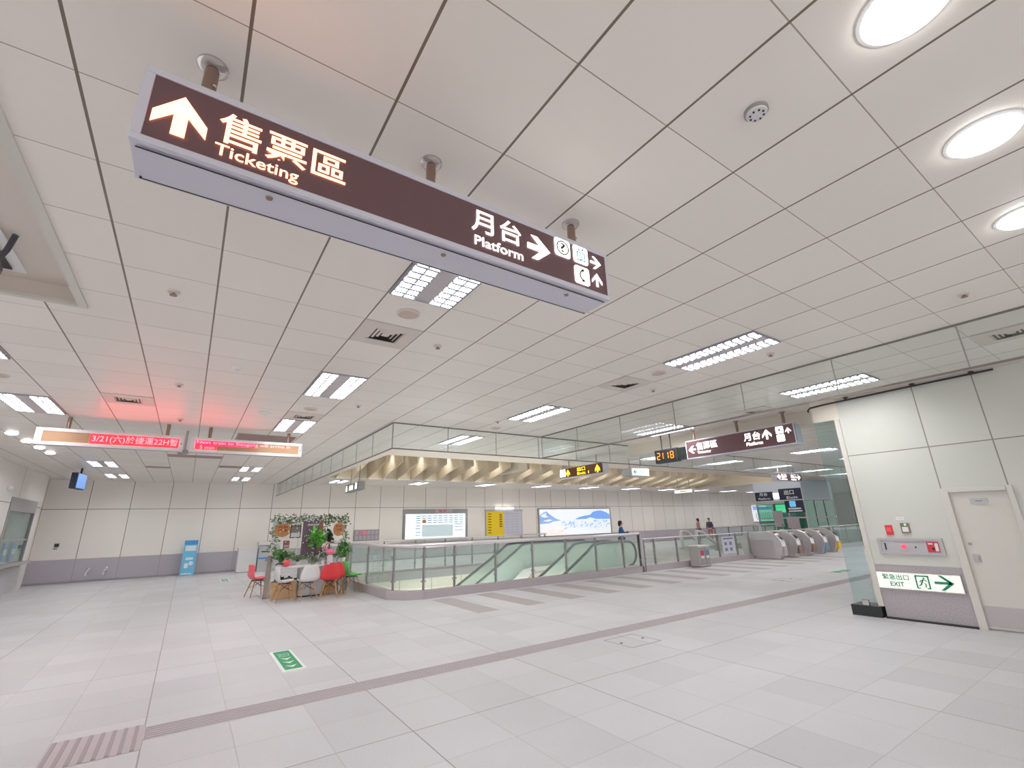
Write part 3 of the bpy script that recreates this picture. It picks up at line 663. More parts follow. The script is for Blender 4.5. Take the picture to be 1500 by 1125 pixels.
def led_board(name, label, x0, x1, parts, poles):
    t = thing(name, label, 'LED board', ((x0+x1)/2, 11.6, 3.3)); y = 11.5; z0, z1 = 3.30, 3.61
    B(x0, y+0.01, z0, x1, y+0.16, z1).build('housing', M['steel2'], t, bevel=0.01)
    f = MB(); f.box(x0, y-0.01, z1-0.06, x1, y+0.02, z1); f.box(x0, y-0.01, z0, x1, y+0.02, z0+0.06); f.box(x0, y-0.01, z0+0.06, x0+0.1, y+0.02, z1-0.06); f.box(x1-0.08, y-0.01, z0+0.06, x1, y+0.02, z1-0.06); f.build('frame', M['steel'], t, bevel=0.004)
    B(x0+0.1, y, z0+0.06, x1-0.08, y+0.012, z1-0.06).build('matrix', M['led_off'], t)
    for (a, b, c, d, m) in parts: B(a, y-0.003, c, b, y, d).build('lit_matrix', M[m], t)
    for p in poles: MB().cyl((p, y+0.09, z1), (p, y+0.09, CEIL), 0.032, n=14).build('hanger', M['bronze'], t, True)
    s = MB(); s.ball((x1-0.04, y-0.012, 3.45), 0.012, 8, 6); s.build('lock', M['dark'], t)
    return t
t = led_board('led_board', 'long LED board with red Chinese text and a blank tan end', -2.50, -0.30, [(-1.75, -0.38, 3.36, 3.55, 'led_red')], (-2.1, -0.6))
put_text(t, '3/21(六)於捷運22H暫', (-1.72, 11.494, 3.375), UX, UZ, 1.32, 0.16, M['led_text'], 0.0)
t = led_board('led_board', 'LED board with pink-red English text about the next train', -0.20, 1.96, [(-0.10, 1.0, 3.46, 3.55, 'led_pink'), (-0.10, 0.28, 3.36, 3.46, 'led_red')], (0.13, 1.66))
put_text(t, 'Next train to Siaogang will arrive in', (-0.08, 11.494, 3.465), UX, UZ, 1.78, 0.08, M['led_text'], 0.0)
put_text(t, '5 min', (-0.02, 11.494, 3.37), UX, UZ, 0.26, 0.075, M['led_text'], 0.0)
t = thing('wall_camera', 'small camera on a short rod under the gap between the LED boards', 'camera', (-0.3, 12.2, 3.3))
MB().cyl((-0.28, 12.2, 3.4), (-0.28, 12.2, CEIL), 0.025, n=10).build('rod', M['steel2'], t); MB().cyl((-0.36, 12.1, 3.36), (-0.24, 12.3, 3.4), 0.05, n=12).build('body', M['grey'], t, True)

def small_sign(label, p0, p1, z0, z1, th, face, case, items, hang=True):
    """lit sign whose face runs from p0 to p1 (seen left to right); items: (text or polys, u, v, w, h, mat)"""
    p0, p1 = Vector(p0 + (0,)), Vector(p1 + (0,)); u = (p1-p0).normalized(); L = (p1-p0).length; n = u.cross(Vector((0,0,1)))
    c = (p0+p1)/2 - n*th/2; t = thing('hanging_sign', label, 'sign', (c.x, c.y, z0))
    MB().obox(p0 - n*(th/2+0.01) + Vector((0,0,(z0+z1)/2)), p1 - n*(th/2+0.01) + Vector((0,0,(z0+z1)/2)), th, z1-z0).build('housing', M[case], t)
    flat(t, 'face_panel', [R(0.02, 0.02, L-0.02, z1-z0-0.02)], p0 + Vector((0,0,z0)), u, UZ, M[face], -0.009, 0.008)
    for it in items:
        P = p0 + u*it[1] + Vector((0,0,z0+it[2]))
        if isinstance(it[0], str): put_text(t, it[0], P, u, UZ, it[3], it[4], M[it[5]], 0.02, 0.003)
        else: flat(t, 'mark', it[0], P, u, UZ, M[it[5]], 0.001)
    if hang:
        for q in (0.18, 0.82):
            e = p0 + u*L*q - n*th/2; MB().cyl((e.x, e.y, z1), (e.x, e.y, 4.3 if CV[0] < e.x < CV[2] and CV[1]+1.25 < e.y < CV[3] else CEIL), 0.02, n=8).build('hanger', M['grey'], t)
    return t
small_sign('brown hanging exit sign with yellow lettering and two up arrows above the escalators', (11.0, 13.0), (10.95, 10.75), 3.2, 3.55, 0.25, 'brownface', 'alu',
    [([R(0,0,0.3,0.26)], 0.04, 0.05, 0, 0, 'whitetext'), (arrow(0.1,0.13,0.24,PI/2,0.26), 0.38, 0.04, 0, 0, 'yellowtext'), ('出口', 0.98, 0.17, 0.42, 0.14, 'yellowtext'), ('Exit 1', 0.98, 0.05, 0.6, 0.09, 'yellowtext'), (arrow(0.1,0.13,0.26,PI/2,0.28), 1.9, 0.04, 0, 0, 'yellowtext')])
small_sign('white hanging platform sign with a green arrow above the escalators', (12.95, 11.3), (13.85, 11.25), 3.22, 3.5, 0.5, 'boxwhite', 'ltgrey',
    [(arrow(0.12,0.1,0.2,PI,0.16), 0.06, 0.04, 0, 0, 'greenink'), ('月台', 0.38, 0.07, 0.34, 0.15, 'ink')])
small_sign('small lit sign with white marks near the top of the plant display', (5.55, 21.2), (5.45, 18.9), 3.18, 3.5, 0.25, 'grey', 'grey',
    [([R(0,0,0.2,0.22)], 0.15, 0.05, 0, 0, 'whitetext'), ('月台', 0.7, 0.05, 0.7, 0.22, 'whitetext'), ([rr(0,0,0.3,0.24,0.04)], 1.75, 0.05, 0, 0, 'whitetext')])
small_sign('small warm white hanging lightbox in front of the far wall', (25.2, 18.7), (25.2, 17.4), 3.2, 3.42, 0.2, 'lampwarm', 'ltgrey', [([R(0,0,0.5,0.06)], 0.4, 0.08, 0, 0, 'posterlight')])
small_sign('brown hanging sign with white lit marks and arrows before the pale blue lift header', (21.6, 10.5), (23.6, 10.35), 3.2, 3.58, 0.25, 'signface', 'alu',
    [(arrow(0.12,0.14,0.26,PI,0.25), 0.04, 0.04, 0, 0, 'whitetext'), ('售票', 0.34, 0.14, 0.42, 0.18, 'whitetext'), ([R(0,0,0.42,0.05)], 0.34, 0.05, 0, 0, 'whitetext'), ('出口', 1.1, 0.14, 0.42, 0.18, 'whitetext'), ([R(0,0,0.42,0.05)], 1.1, 0.05, 0, 0, 'whitetext'), (arrow(0.12,0.14,0.26,0,0.25), 1.62, 0.04, 0, 0, 'whitetext')])
# blue screen by the counter
t = thing('hanging_screen', 'blue-lit screen hanging from the ceiling by the counter wall', 'screen', (-3.2, 20.6, 3.15))
c = Vector((-3.08, 20.6, 3.42)); u = Vector((0.13, 0.99, 0)).normalized(); n = u.cross(Vector((0,0,1)))
MB().obox(c - u*0.42 - n*0.09, c + u*0.42 - n*0.09, 0.16, 0.5).build('case', M['navy'], t, bevel=0.01)
flat(t, 'display', [R(0, 0, 0.78, 0.45)], c - u*0.39 - Vector((0,0,0.225)), u, UZ, M['screen'])
MB().cyl(c + Vector((0,0,0.24)) - n*0.06, (c.x-n.x*0.06, c.y-n.y*0.06, CEIL), 0.025, n=10).build('hanger', M['dark'], t)

# ------------------------------------------------------------------ glass smoke barriers
def smoke(label, p0, p1, step, z0=3.30):
    p0, p1 = Vector(p0 + (0,)), Vector(p1 + (0,)); u = (p1-p0).normalized(); L = (p1-p0).length; m = (p0+p1)/2
    t = thing('smoke_barrier', label, 'glass barrier', (m.x, m.y, CEIL)); a = 0
    while a < L - 0.05:
        b = min(a+step, L)
        MB().obox(p0+u*(a+0.006)+Vector((0,0,(z0+CEIL)/2)), p0+u*(b-0.006)+Vector((0,0,(z0+CEIL)/2)), 0.01, CEIL-z0).build('glass_pane', M['glass_smoke'], t)
        a = b
    a = 0
    while a < L + 0.05: MB().obox(p0+u*a+Vector((0,0,z0)), p0+u*a+Vector((0,0,CEIL-0.02)), 0.010, 0.014, up=tuple(u)).build('joint', M['grey'], t); a += step
    MB().obox(p0+Vector((0,0,z0-0.012)), p1+Vector((0,0,z0-0.012)), 0.025, 0.024).build('bottom_rail', M['jointg'], t)
    MB().obox(p0+Vector((0,0,CEIL-0.01)), p1+Vector((0,0,CEIL-0.01)), 0.03, 0.02).build('top_rail', M['jointg'], t)
M['jointg'] = mat('joint_grey', srgb(130, 124, 118), 0.4, 0.4)
smoke('clear glass smoke barrier across the ceiling in front of the escalator fins', (3.35, 9.35), (46, 9.35), 1.3)
smoke('clear glass smoke barrier running back to the wall above the plant display', (3.35, 25.1), (3.35, 9.38), 1.31)
smoke('clear glass smoke barrier nearest the viewer, in front of the second ticketing sign', (7.33, 9.3), (7.33, -4), 1.36)
# second recess strip by the clad wall is plain ceiling

# ------------------------------------------------------------------ railings
def railing(label, pts, posts, top, z_k=0.2, name='railing', panes=True, base=None, post_m='post', kerb=True, hand_r=0.03):
    P = [Vector(p + (0,)) for p in pts]; m = sum(P, Vector((0,0,0)))/len(P)
    t = thing(name, label, 'railing', (m.x, m.y, 0))
    h = MB(); h.tube([p + Vector((0,0,top)) for p in P], hand_r, 12); h.build('handrail', M['steel'], t, True)
    if kerb:
        kb = MB()
        for a, b in zip(P, P[1:]):
            d = (b-a).normalized()*0.05; kb.obox(a-d*0.4+Vector((0,0,z_k/2)), b+d*0.4+Vector((0,0,z_k/2)), 0.16, z_k)
        kb.build('kerb', M['kerb'], t)
    for (x, y) in posts:
        q = MB(); q.box(x-0.02, y-0.03, z_k if kerb else 0, x+0.02, y+0.03, top-hand_r*0.5); po = q.build('post', M[post_m], t)
        c = MB()
        for z in (z_k+0.2, top-0.25): c.box(x-0.06, y-0.014, z-0.02, x+0.06, y+0.014, z+0.02)
        c.build('clamp', M[post_m], po)
    if panes:
        for (x0, y0), (x1, y1) in zip(posts, posts[1:]):
            a, b = Vector((x0, y0, 0)), Vector((x1, y1, 0)); d = (b-a).normalized()*0.03
            zc = (z_k+0.04+top-0.1)/2
            MB().obox(a+d+Vector((0,0,zc)), b-d+Vector((0,0,zc)), 0.012, top-0.1-z_k-0.04).build('glass_pane', M['glass'], t)
    return t
fr = [(5.0, 11.3)] + [(x, 11.3) for x in (5.85, 7.1, 8.36, 9.62, 10.88, 12.13, 12.95)]
railing('glass railing with steel handrail along the near side of the escalator opening', [(4.37, 18.45), (4.37, 11.9), (4.62, 11.5), (5.0, 11.3), (12.97, 11.3)], [(4.37, 18.3), (4.37, 17.0), (4.37, 15.4), (4.37, 13.7), (4.42, 11.82)] + fr, 1.23, hand_r=0.045)
t = bpy.data.objects['railing']; B(12.93, 11.22, 0.0, 13.05, 11.38, 1.23).build('end_post', M['steel2'], t)
railing('lower glass railing with thin posts between escalators and fare gates', [(13.12, 11.3), (19.85, 11.3)], [(13.15, 11.3), (13.7, 11.3), (14.95, 11.3), (16.35, 11.3), (17.6, 11.3), (18.85, 11.3), (19.8, 11.3)], 1.05, hand_r=0.022)
railing('glass railing on the far side of the escalator opening, before the map board', [(4.5, 18.52), (14.6, 18.52)], [(5.2, 18.52), (6.5, 18.52), (7.8, 18.52), (9.15, 18.52), (10.45, 18.52), (11.8, 18.52), (13.1, 18.52), (14.5, 18.52)], 1.17, z_k=0.08)
railing('glass railing beyond the fare gates in front of the green lift', [(26.2, 11.2), (36, 11.2)], [(26.4, 11.2), (27.8, 11.2), (29.3, 11.2), (30.8, 11.2), (32.3, 11.2), (33.8, 11.2), (35.5, 11.2)], 1.1)
railing('pale railing around the stairwell with the two far people', [(23.6, 15.3), (31.1, 15.3)], [(23.7, 15.3), (25, 15.3), (26.3, 15.3), (27.6, 15.3), (28.9, 15.3), (31.0, 15.3)], 1.2, z_k=0.1)
# white notice on the lower railing
t = thing('notice', 'white printed notice sheet fixed to the lower glass railing', 'notice', (17.95, 11.24, 0.3)); B(17.75, 11.24, 0.3, 18.65, 11.255, 0.95).build('sheet', M['boardw'] if 'boardw' in M else M['whiteboard'], t)
flat(t, 'lettering', [R(0.15+0.35*i, 0.1+0.22*j, 0.32+0.35*i, 0.22+0.22*j) for i in range(2) for j in range(2)] + [R(0.1, 0.54, 0.8, 0.6)], (17.75, 11.239, 0.3), UX, UZ, M['ink'])

# ------------------------------------------------------------------ escalators
def escalator(label, ya, yb, xk, xe, sgn=1, newel=0.38, handr=0.045, side='steel', glassm='glass_esc', handm='handrail', z_low=-4.6):
    """rises toward xk, level to the newel at xe (sgn: +1 rises toward +x)"""
    t = thing('escalator', label, 'escalator', ((xk+xe)/2, (ya+yb)/2, 0)); S = sgn; sl = 0.577
    run = (0-z_low)/sl; xb = xk - S*run
    def prof(h): return [(xb, z_low+h), (xk-S*0.5, -0.5*sl+h), (xk-S*0.15, h-0.05), (xk+S*0.25, h), (xe, h)]
    for y in (ya, yb):
        p = prof(0.93); low = prof(0.12)
        new = [(xe + S*newel*math.sin(a), 0.55+0.38*math.cos(a)) for a in [PI*i/10 for i in range(11)]]
        outline = p + new[1:-1] + [(xe, 0.17)] + low[::-1]
        MB().prism([(x, y-0.006, z) for x, z in outline], (0, 0.012, 0)).build('glass_panel', M[glassm], t)
        hr = prof(0.97) + [(xe + S*(newel+0.02)*math.sin(a), 0.55+0.42*math.cos(a)) for a in [PI*i/10 for i in range(1, 11)]]
        MB().tube([(x, y, z) for x, z in hr], handr, 8).build('handrail', M[handm], t, True)
        sk = prof(0.14) + [(xe+S*0.35, 0.14), (xe+S*0.35, 0.0), (xk+S*0.25, -0.0)] + prof(-0.3)[::-1][2:]
        MB().prism([(x, y-0.06, z) for x, z in sk], (0, 0.12, 0)).build('skirt', M[side], t)
    st = MB(); n = int(run/0.4)
    for i in range(n):
        x = xk - S*(0.2+0.4*i); z = -0.02-(i+0.5)*0.4*sl; st.box(x-0.2, ya+0.07, z-0.22, x+0.2, yb-0.07, z)
    st.build('steps', M['grey'], t)
    st = MB(); st.box(xk-S*0.05, ya+0.07, -0.1, xe+S*0.5, yb-0.07, 0.01); st.build('landing_plate', M['steel2'], t)
    return t
escalator('escalator nearest the front glass railing, with dark handrails', 12.15, 13.15, 11.75, 13.3)
escalator('second escalator, farther from the front glass railing', 14.55, 15.55, 10.45, 13.3)
escalator('pale escalator at the stairwell beyond, descending away from the gates', 16.6, 17.6, 24.3, 23.9, -1, newel=0.06, handr=0.09, side='white', glassm='glass', handm='white')

# ------------------------------------------------------------------ back-wall boards
W = 25.19
t = thing('map_board', 'wide white lit information board with rows of small print on the back wall', 'board', (11.85, W, 1.0))
f = MB(); f.box(9.82, W-0.08, 2.36, 13.86, W, 2.62); f.box(9.82, W-0.08, 0.95, 9.95, W, 2.36); f.box(13.72, W-0.08, 0.95, 13.86, W, 2.36); f.box(9.95, W-0.08, 0.95, 13.72, W, 1.0); f.build('frame', M['grey'], t)
B(9.95, W-0.05, 1.0, 13.72, W, 2.36).build('lit_panel', M['mapface'], t)
B(11.75, W-0.09, 2.4, 12.85, W-0.08, 2.6).build('header_plate', M['pinkhead'] if 'pinkhead' in M else M['posterlight'], t)
put_text(t, '告示', (11.95, W-0.092, 2.43), UX, UZ, 0.5, 0.15, M['binred'], 0.02)
pr = []
for c in range(9):
    for r_ in (2.22, 2.1, 1.98, 1.86): pr.append(R(0.65+c*0.34, r_-1.0, 0.65+c*0.34+0.24, r_-1.0+0.035))
for r_ in (1.7, 1.55, 1.35, 1.2): pr.append(R(0.62, r_-1.0, 0.9, r_-1.0+0.03))
for r_ in (1.75, 1.6, 1.42): pr.append(R(3.05, r_-1.0, 3.6, r_-1.0+0.03))
flat(t, 'lettering', pr, (9.95, W-0.055, 1.0), UX, UZ, M['ink'])
flat(t, 'tinted_block', [R(1.0, 0.12, 2.95, 0.76)], (9.95, W-0.055, 1.0), UX, UZ, M['mapblock'])
flat(t, 'orange_block', [[(1.0, 0.86),(1.25, 0.86),(1.22, 1.02),(1.1, 1.06),(1.03, 1.0)]], (9.95, W-0.055, 1.0), UX, UZ, M['disc'], 0.005)
t = thing('timetable_board', 'yellow and pale grey printed board under a tube light on the back wall', 'board', (16.5, W, 1.0))
f = MB(); f.box(15.15, W-0.06, 2.44, 17.95, W, 2.56); f.box(15.15, W-0.05, 0.95, 15.2, W, 2.44); f.box(17.85, W-0.05, 0.95, 17.9, W, 2.44); f.build('frame', M['ltgrey'], t)
B(15.2, W-0.04, 0.95, 16.5, W, 2.44).build('yellow_sheet', M['yellowboard'], t); B(16.5, W-0.04, 0.95, 17.85, W, 2.44).build('grey_sheet', M['whiteboard'], t)
flat(t, 'lettering', [R(0.12, 0.2+0.16*i, 0.35, 0.26+0.16*i) for i in range(8)] + [R(0.95, 0.55+0.14*i, 1.15, 0.64+0.14*i) for i in range(6)], (15.2, W-0.045, 0.95), UX, UZ, M['yellowink'])
flat(t, 'grey_print', [R(1.45+0.35*(i%3), 0.2+0.16*(i//3), 1.7+0.35*(i%3), 0.24+0.16*(i//3)) for i in range(24)], (15.2, W-0.045, 0.95), UX, UZ, M['ltgrey'])
t = thing('tube_light', 'short bright tube light above the yellow board', 'light', (16.5, W-0.1, 2.6)); MB().cyl((15.85, W-0.1, 2.64), (17.2, W-0.1, 2.64), 0.035, n=12).build('tube', M['lampstrip'], t); B(15.8, W-0.06, 2.6, 17.25, W, 2.68).build('bracket', M['white'], t)
t = thing('poster_lightbox', 'large lit poster of blue mountains and white ice on the back wall', 'poster', (22.6, W, 0.8))
f = MB(); f.box(19.2, W-0.08, 2.54, 26.0, W, 2.62); f.box(19.2, W-0.08, 0.78, 19.3, W, 2.54); f.box(25.9, W-0.08, 0.78, 26.0, W, 2.54); f.box(19.3, W-0.08, 0.78, 25.9, W, 0.84); f.build('frame', M['grey'], t)
B(19.3, W-0.05, 0.84, 25.9, W, 2.54).build('lit_panel', M['boxwhite'], t); O = (19.3, W-0.052, 0.84)
flat(t, 'mountain', [[(3.1, 1.0), (3.5, 1.15), (4.1, 1.25), (4.6, 1.3), (4.9, 1.5), (5.3, 1.58), (5.7, 1.6), (6.2, 1.48), (6.58, 1.32), (6.58, 0.98), (5.2, 1.0), (4.6, 1.12), (4.2, 1.02)]], O, UX, UZ, M['blueink'])
flat(t, 'pale_mountain', [[(0, 0.75), (0, 1.3), (0.35, 1.5), (0.6, 1.58), (0.95, 1.35), (1.4, 1.1), (1.9, 0.95), (1.2, 0.9), (0.8, 0.78)]], O, UX, UZ, M['bluepale'])
flat(t, 'snow_patch', [[(0.1, 1.25), (0.35, 1.4), (0.6, 1.45), (0.55, 1.3), (0.8, 1.2), (0.4, 1.18)], [(0.3, 0.95), (0.8, 1.05), (1.1, 1.0), (0.7, 0.9)]], O, UX, UZ, M['boxwhite'], 0.006)
random.seed(3); ice = []
for i in range(90):
    a, b = 1.8+random.random()*4.6, 0.35+random.random()*0.5; ice.append([(a, b), (a+0.05+random.random()*0.12, b+0.02), (a+0.08+random.random()*0.08, b+0.1+random.random()*0.12)])
flat(t, 'ice_crack', ice, O, UX, UZ, M['bluepale'])
flat(t, 'rock', [[(a, b), (a+0.25, b+0.02), (a+0.15, b+0.09)] for a, b in [(0.15+random.random()*2.2, 0.03+random.random()*0.35) for i in range(30)]], O, UX, UZ, M['pinkpale'])
t = thing('poster_lightbox', 'lit white and blue poster on the far wall beside the green lift', 'poster', (48, W, 1.1))
B(45.7, W-0.06, 1.2, 50.0, W-0.01, 2.72).build('lit_panel', M['boxwhite'], t); flat(t, 'pillars', [R(0.5+0.34*i, 0.15, 0.6+0.34*i, 0.85) for i in range(11)], (45.7, W-0.062, 1.2), UX, UZ, M['greywood']); flat(t, 'sky', [R(0.05, 1.1, 4.2, 1.45)], (45.7, W-0.062, 1.2), UX, UZ, M['bluepale'])
B(45.7, W-0.05, 1.08, 50.0, W-0.01, 1.2).build('frame', M['grey'], t)
t = thing('wall_mounted_rack', 'grey notice rack with small pinkish cards beside the plant display', 'board', (7.85, W, 1.05))
B(7.2, W-0.06, 1.05, 8.52, W, 1.6).build('back_plate', M['grey'], t)
flat(t, 'cards', [R(0.05+0.21*i, 0.05+0.26*j, 0.2+0.21*i, 0.25+0.26*j) for i in range(6) for j in range(2)], (7.2, W-0.062, 1.05), UX, UZ, M['posterlight'])
flat(t, 'pink_cards', [R(0.26, 0.31, 0.41, 0.5), R(0.55, 0.31, 0.7, 0.5)], (7.2, W-0.062, 1.05), UX, UZ, M['pink'], 0.006)
t = thing('wall_socket', 'tiny dark switch plate on the clad back wall near the counter', 'switch', (-4.02, W, 1.3)); B(-4.1, W-0.02, 1.32, -3.97, W, 1.45).build('plate', M['dark'], t); B(-4.12, W-0.012, 1.24, -4.0, W, 1.28).build('label_strip', M['grey'], t)
for i, (x, lab) in enumerate(((-2.95, 'white wall tap on the granite dado, nearer the counter'), (-2.42, 'white wall tap on the granite dado, nearer the blue standee'))):
    t = thing('wall_tap', lab, 'tap', (x, W, 0.2)); MB().cyl((x, W, 0.4), (x, W-0.12, 0.42), 0.04, n=10).build('valve', M['white'], t); MB().tube([(x, W-0.1, 0.42), (x-0.03, W-0.16, 0.4), (x-0.05, W-0.17, 0.22)], 0.03, 8).build('spout', M['white'], t, True); MB().ball((x+0.02, W-0.12, 0.48), 0.045, 10, 6).build('knob', M['white'], t, True)
# standee and white box
t = thing('standee', 'tall light blue cardboard standee against the granite dado', 'standee', (0.27, 24.7, 0))
MB().prism([(0.02, 24.6, 0), (0.5, 24.6, 0), (0.5, 24.85, 1.4), (0.02, 24.85, 1.4)], (0, 0.04, 0)).build('board', M['standee'], t)
flat(t, 'lettering', [R(0.06, 0.98, 0.44, 1.2), rr(0.12, 0.62, 0.38, 0.72, 0.03), rr(0.1, 0.3, 0.24, 0.5, 0.05), rr(0.26, 0.4, 0.4, 0.56, 0.05), R(0.05, 0.05, 0.4, 0.1)], (0.02, 24.595, 0), UX, Vector((0, 0.176, 0.984)), M['standeewhite'])
flat(t, 'header', [R(0, 1.24, 0.48, 1.4)], (0.02, 24.595, 0), UX, Vector((0, 0.176, 0.984)), M['bluepanel'])
t = thing('cabinet', 'plain white low cabinet against the back wall by the plant display', 'cabinet', (2.4, 24.3, 0)); B(2.0, 24.0, 0.03, 2.72, 24.6, 1.0).build('body', M['white'], t, bevel=0.01); B(2.0, 24.02, 0, 2.72, 24.58, 0.03).build('plinth', M['grey'], t); B(1.99, 23.985, 0.98, 2.73, 24.6, 1.02).build('top', M['white'], t)
t = thing('copier', 'white office machine with a dark slot and blue band beside the white cabinet', 'machine', (3.2, 24.2, 0)); B(2.76, 23.9, 0, 3.6, 24.5, 1.1).build('body', M['ltgrey'], t, bevel=0.02); B(2.76, 23.89, 0.52, 3.3, 23.9, 0.58).build('blue_band', M['bluepanel'], t); flat(t, 'paper_slot', [R(0.1, 0.8, 0.55, 0.84)], (2.76, 23.89, 0), UX, UZ, M['dark']); B(2.74, 23.88, 1.1, 3.62, 24.5, 1.22).build('lid', M['white'], t)

# ------------------------------------------------------------------ counter in the side wall
t = thing('service_counter', 'service counter with a glass window set in the side wall', 'counter', (-4.5, 21.7, 0))
B(-4.62, 20.1, 0.86, -4.28, 23.3, 0.95).build('worktop', M['steel2'], t, bevel=0.01)
B(-4.5, 20.4, 0.06, -4.46, 23.0, 0.8).build('front_panel', M['ltgrey'], t)
f = MB(); f.box(-4.56, 20.2, 0.95, -4.48, 20.28, 2.9); f.box(-4.56, 23.12, 0.95, -4.48, 23.2, 2.9); f.box(-4.56, 20.28, 2.5, -4.48, 23.12, 2.9); f.box(-4.54, 20.28, 1.62, -4.5, 23.12, 1.66); f.build('window_frame', M['grey'], t)
B(-4.535, 20.28, 0.95, -4.525, 23.12, 2.5).build('window_pane', M['glass_fin'], t); B(-4.79, 20.25, 0.95, -4.72, 23.15, 2.9).build('back_panel', M['ltgrey'], t)
B(-4.7, 21.3, 1.66, -4.66, 23.0, 2.4).build('blind', M['grey'], t)
for y in (21.5, 22.4):
    n = thing('notice', 'blue and white notice inside the counter window, ' + ('nearer the viewer' if y < 22 else 'nearer the back wall'), 'notice', (-4.6, y, 1.0)); B(-4.62, y-0.22, 1.0, -4.6, y+0.22, 1.55).build('sheet', M['bluepanel'], n); B(-4.6, y-0.15, 1.2, -4.597, y+0.15, 1.36).build('lettering', M['standeewhite'], n)
t = thing('wall_camera', 'small bright dome on the upper counter wall', 'camera', (-4.48, 19.6, 3.1)); MB().ball((-4.45, 19.6, 3.1), 0.07, 12, 8).build('dome', M['white'], t, True); B(-4.5, 19.5, 3.05, -4.46, 19.7, 3.15).build('bracket', M['white'], t)

# ------------------------------------------------------------------ clad end wall fittings
UYR = (0,-1,0)
def onwall(y, z, x=9.98): return (x, y, z)
t = thing('exit_lightbox', 'lit white box with green EXIT lettering, running figure and arrow, set in the granite plinth', 'exit sign', (9.97, 2.96, 0.5))
f = MB(); f.box(9.955, 2.40, 0.465, 9.985, 3.54, 0.48); f.box(9.955, 2.40, 0.48, 9.985, 2.412, 0.73); f.box(9.955, 2.4, 0.73, 9.985, 3.54, 0.742); f.build('frame', M['steel2'], t)
B(9.962, 2.412, 0.48, 9.985, 3.53, 0.73).build('face_panel', M['exitface'], t); XF = 9.96
put_text(t, '緊急出口', (XF, 3.42, 0.615), UYR, UZ, 0.36, 0.09, M['greenink'], 0.012)
put_text(t, 'EXIT', (XF, 3.33, 0.515), UYR, UZ, 0.19, 0.07, M['greenink'], 0.02)
run = [R(0, 0, 0.02, 0.2), R(0.16, 0, 0.18, 0.2), R(0.0, 0.18, 0.18, 0.2), R(0.02, 0, 0.05, 0.015), R(0.13, 0, 0.16, 0.015), rr(0.1, 0.145, 0.125, 0.17, 0.01), [(0.07,0.1),(0.09,0.095),(0.115,0.14),(0.095,0.145)], [(0.07,0.1),(0.09,0.095),(0.075,0.06),(0.04,0.035),(0.03,0.045),(0.06,0.07)], [(0.085,0.1),(0.095,0.09),(0.12,0.07),(0.11,0.02),(0.125,0.02),(0.135,0.075)], [(0.095,0.135),(0.06,0.125),(0.05,0.095),(0.06,0.092),(0.07,0.115),(0.1,0.125)], [(0.11,0.135),(0.14,0.11),(0.15,0.118),(0.115,0.145)]]
flat(t, 'running_figure', run, (XF, 2.98, 0.505), UYR, UZ, M['greenink'])
flat(t, 'arrow_mark', arrow(0, 0, 0.24, 0, 0.16), (XF, 2.62, 0.61), UYR, UZ, M['greenink'])
t = thing('fire_alarm', 'long steel fire alarm panel with a round red lamp on the clad wall', 'alarm', (9.97, 2.94, 1.0))
f = MB(); f.box(9.95, 2.5, 1.02, 9.98, 3.37, 1.05); f.box(9.95, 2.5, 1.24, 9.98, 3.37, 1.275); f.box(9.95, 2.5, 1.05, 9.98, 2.545, 1.24); f.box(9.95, 3.33, 1.05, 9.98, 3.37, 1.24); f.build('frame', M['steel2'], t)
B(9.965, 2.545, 1.05, 9.98, 3.33, 1.24).build('plate', M['ltgrey'], t)
MB().cyl((9.94, 3.01, 1.145), (9.965, 3.01, 1.145), 0.035, 0.03, n=20).build('lamp', M['alarmglow'], t, True)
MB().cyl((9.955, 2.86, 1.14), (9.965, 2.86, 1.14), 0.012, n=10).build('knob', M['dark'], t)
B(9.96, 3.26, 1.09, 9.965, 3.28, 1.2).build('latch', M['dark'], t)
flat(t, 'red_label', [R(0, 0, 0.15, 0.16)], (9.963, 2.71, 1.065), UYR, UZ, M['alarmred']); flat(t, 'label_print', [R(0.1, 0.02, 0.14, 0.14), R(0.02, 0.12, 0.08, 0.14)], (9.963, 2.71, 1.065), UYR, UZ, M['white'], 0.006)
B(9.955, 2.62, 1.1, 9.958, 2.65, 1.14).build('key_switch', M['dark'], t)
t = thing('wall_mounted_button', 'small red wall box above the steel alarm panel', 'alarm', (9.97, 3.16, 1.36)); B(9.955, 3.11, 1.33, 9.98, 3.21, 1.49).build('box', M['alarmred'], t, bevel=0.005); B(9.95, 3.13, 1.38, 9.955, 3.19, 1.45).build('glass_cover', M['pinkred'], t)
t = thing('door_switch', 'small access switch with a green lamp above the alarm panel', 'switch', (9.97, 2.93, 1.36)); B(9.955, 2.87, 1.36, 9.98, 2.99, 1.52).build('box', M['bronze'], t, bevel=0.004); B(9.95, 2.89, 1.38, 9.955, 2.97, 1.46).build('plate', M['white'], t); MB().ball((9.952, 2.92, 1.495), 0.015, 10, 6).build('lamp', M['greenlamp'], t, True)
t = thing('wall_sign', 'tiny white sticker above the access switch', 'notice', (9.975, 2.97, 1.56)); B(9.974, 2.92, 1.57, 9.98, 3.03, 1.62).build('sheet', M['white'], t); B(9.9735, 2.94, 1.59, 9.974, 3.01, 1.6).build('lettering', M['ltgrey'], t)
t = thing('glass_fin', 'tall narrow glass fin clamped on a black plinth beside the clad wall', 'glass', (9.95, 3.75, 0.15))
B(9.93, 3.6, 0.2, 9.955, 3.93, 3.42).build('pane', M['glass_fin'], t); cl = MB(); cl.box(9.91, 3.7, 0.17, 9.975, 3.8, 0.26); cl.build('clamp', M['chrome'], t, bevel=0.005)
tag(B(9.9, 3.53, 0.0, 10.32, 3.98, 0.17).build('black_plinth', M['black'], bevel=0.006), 'low black stone plinth under the glass fin', 'plinth')
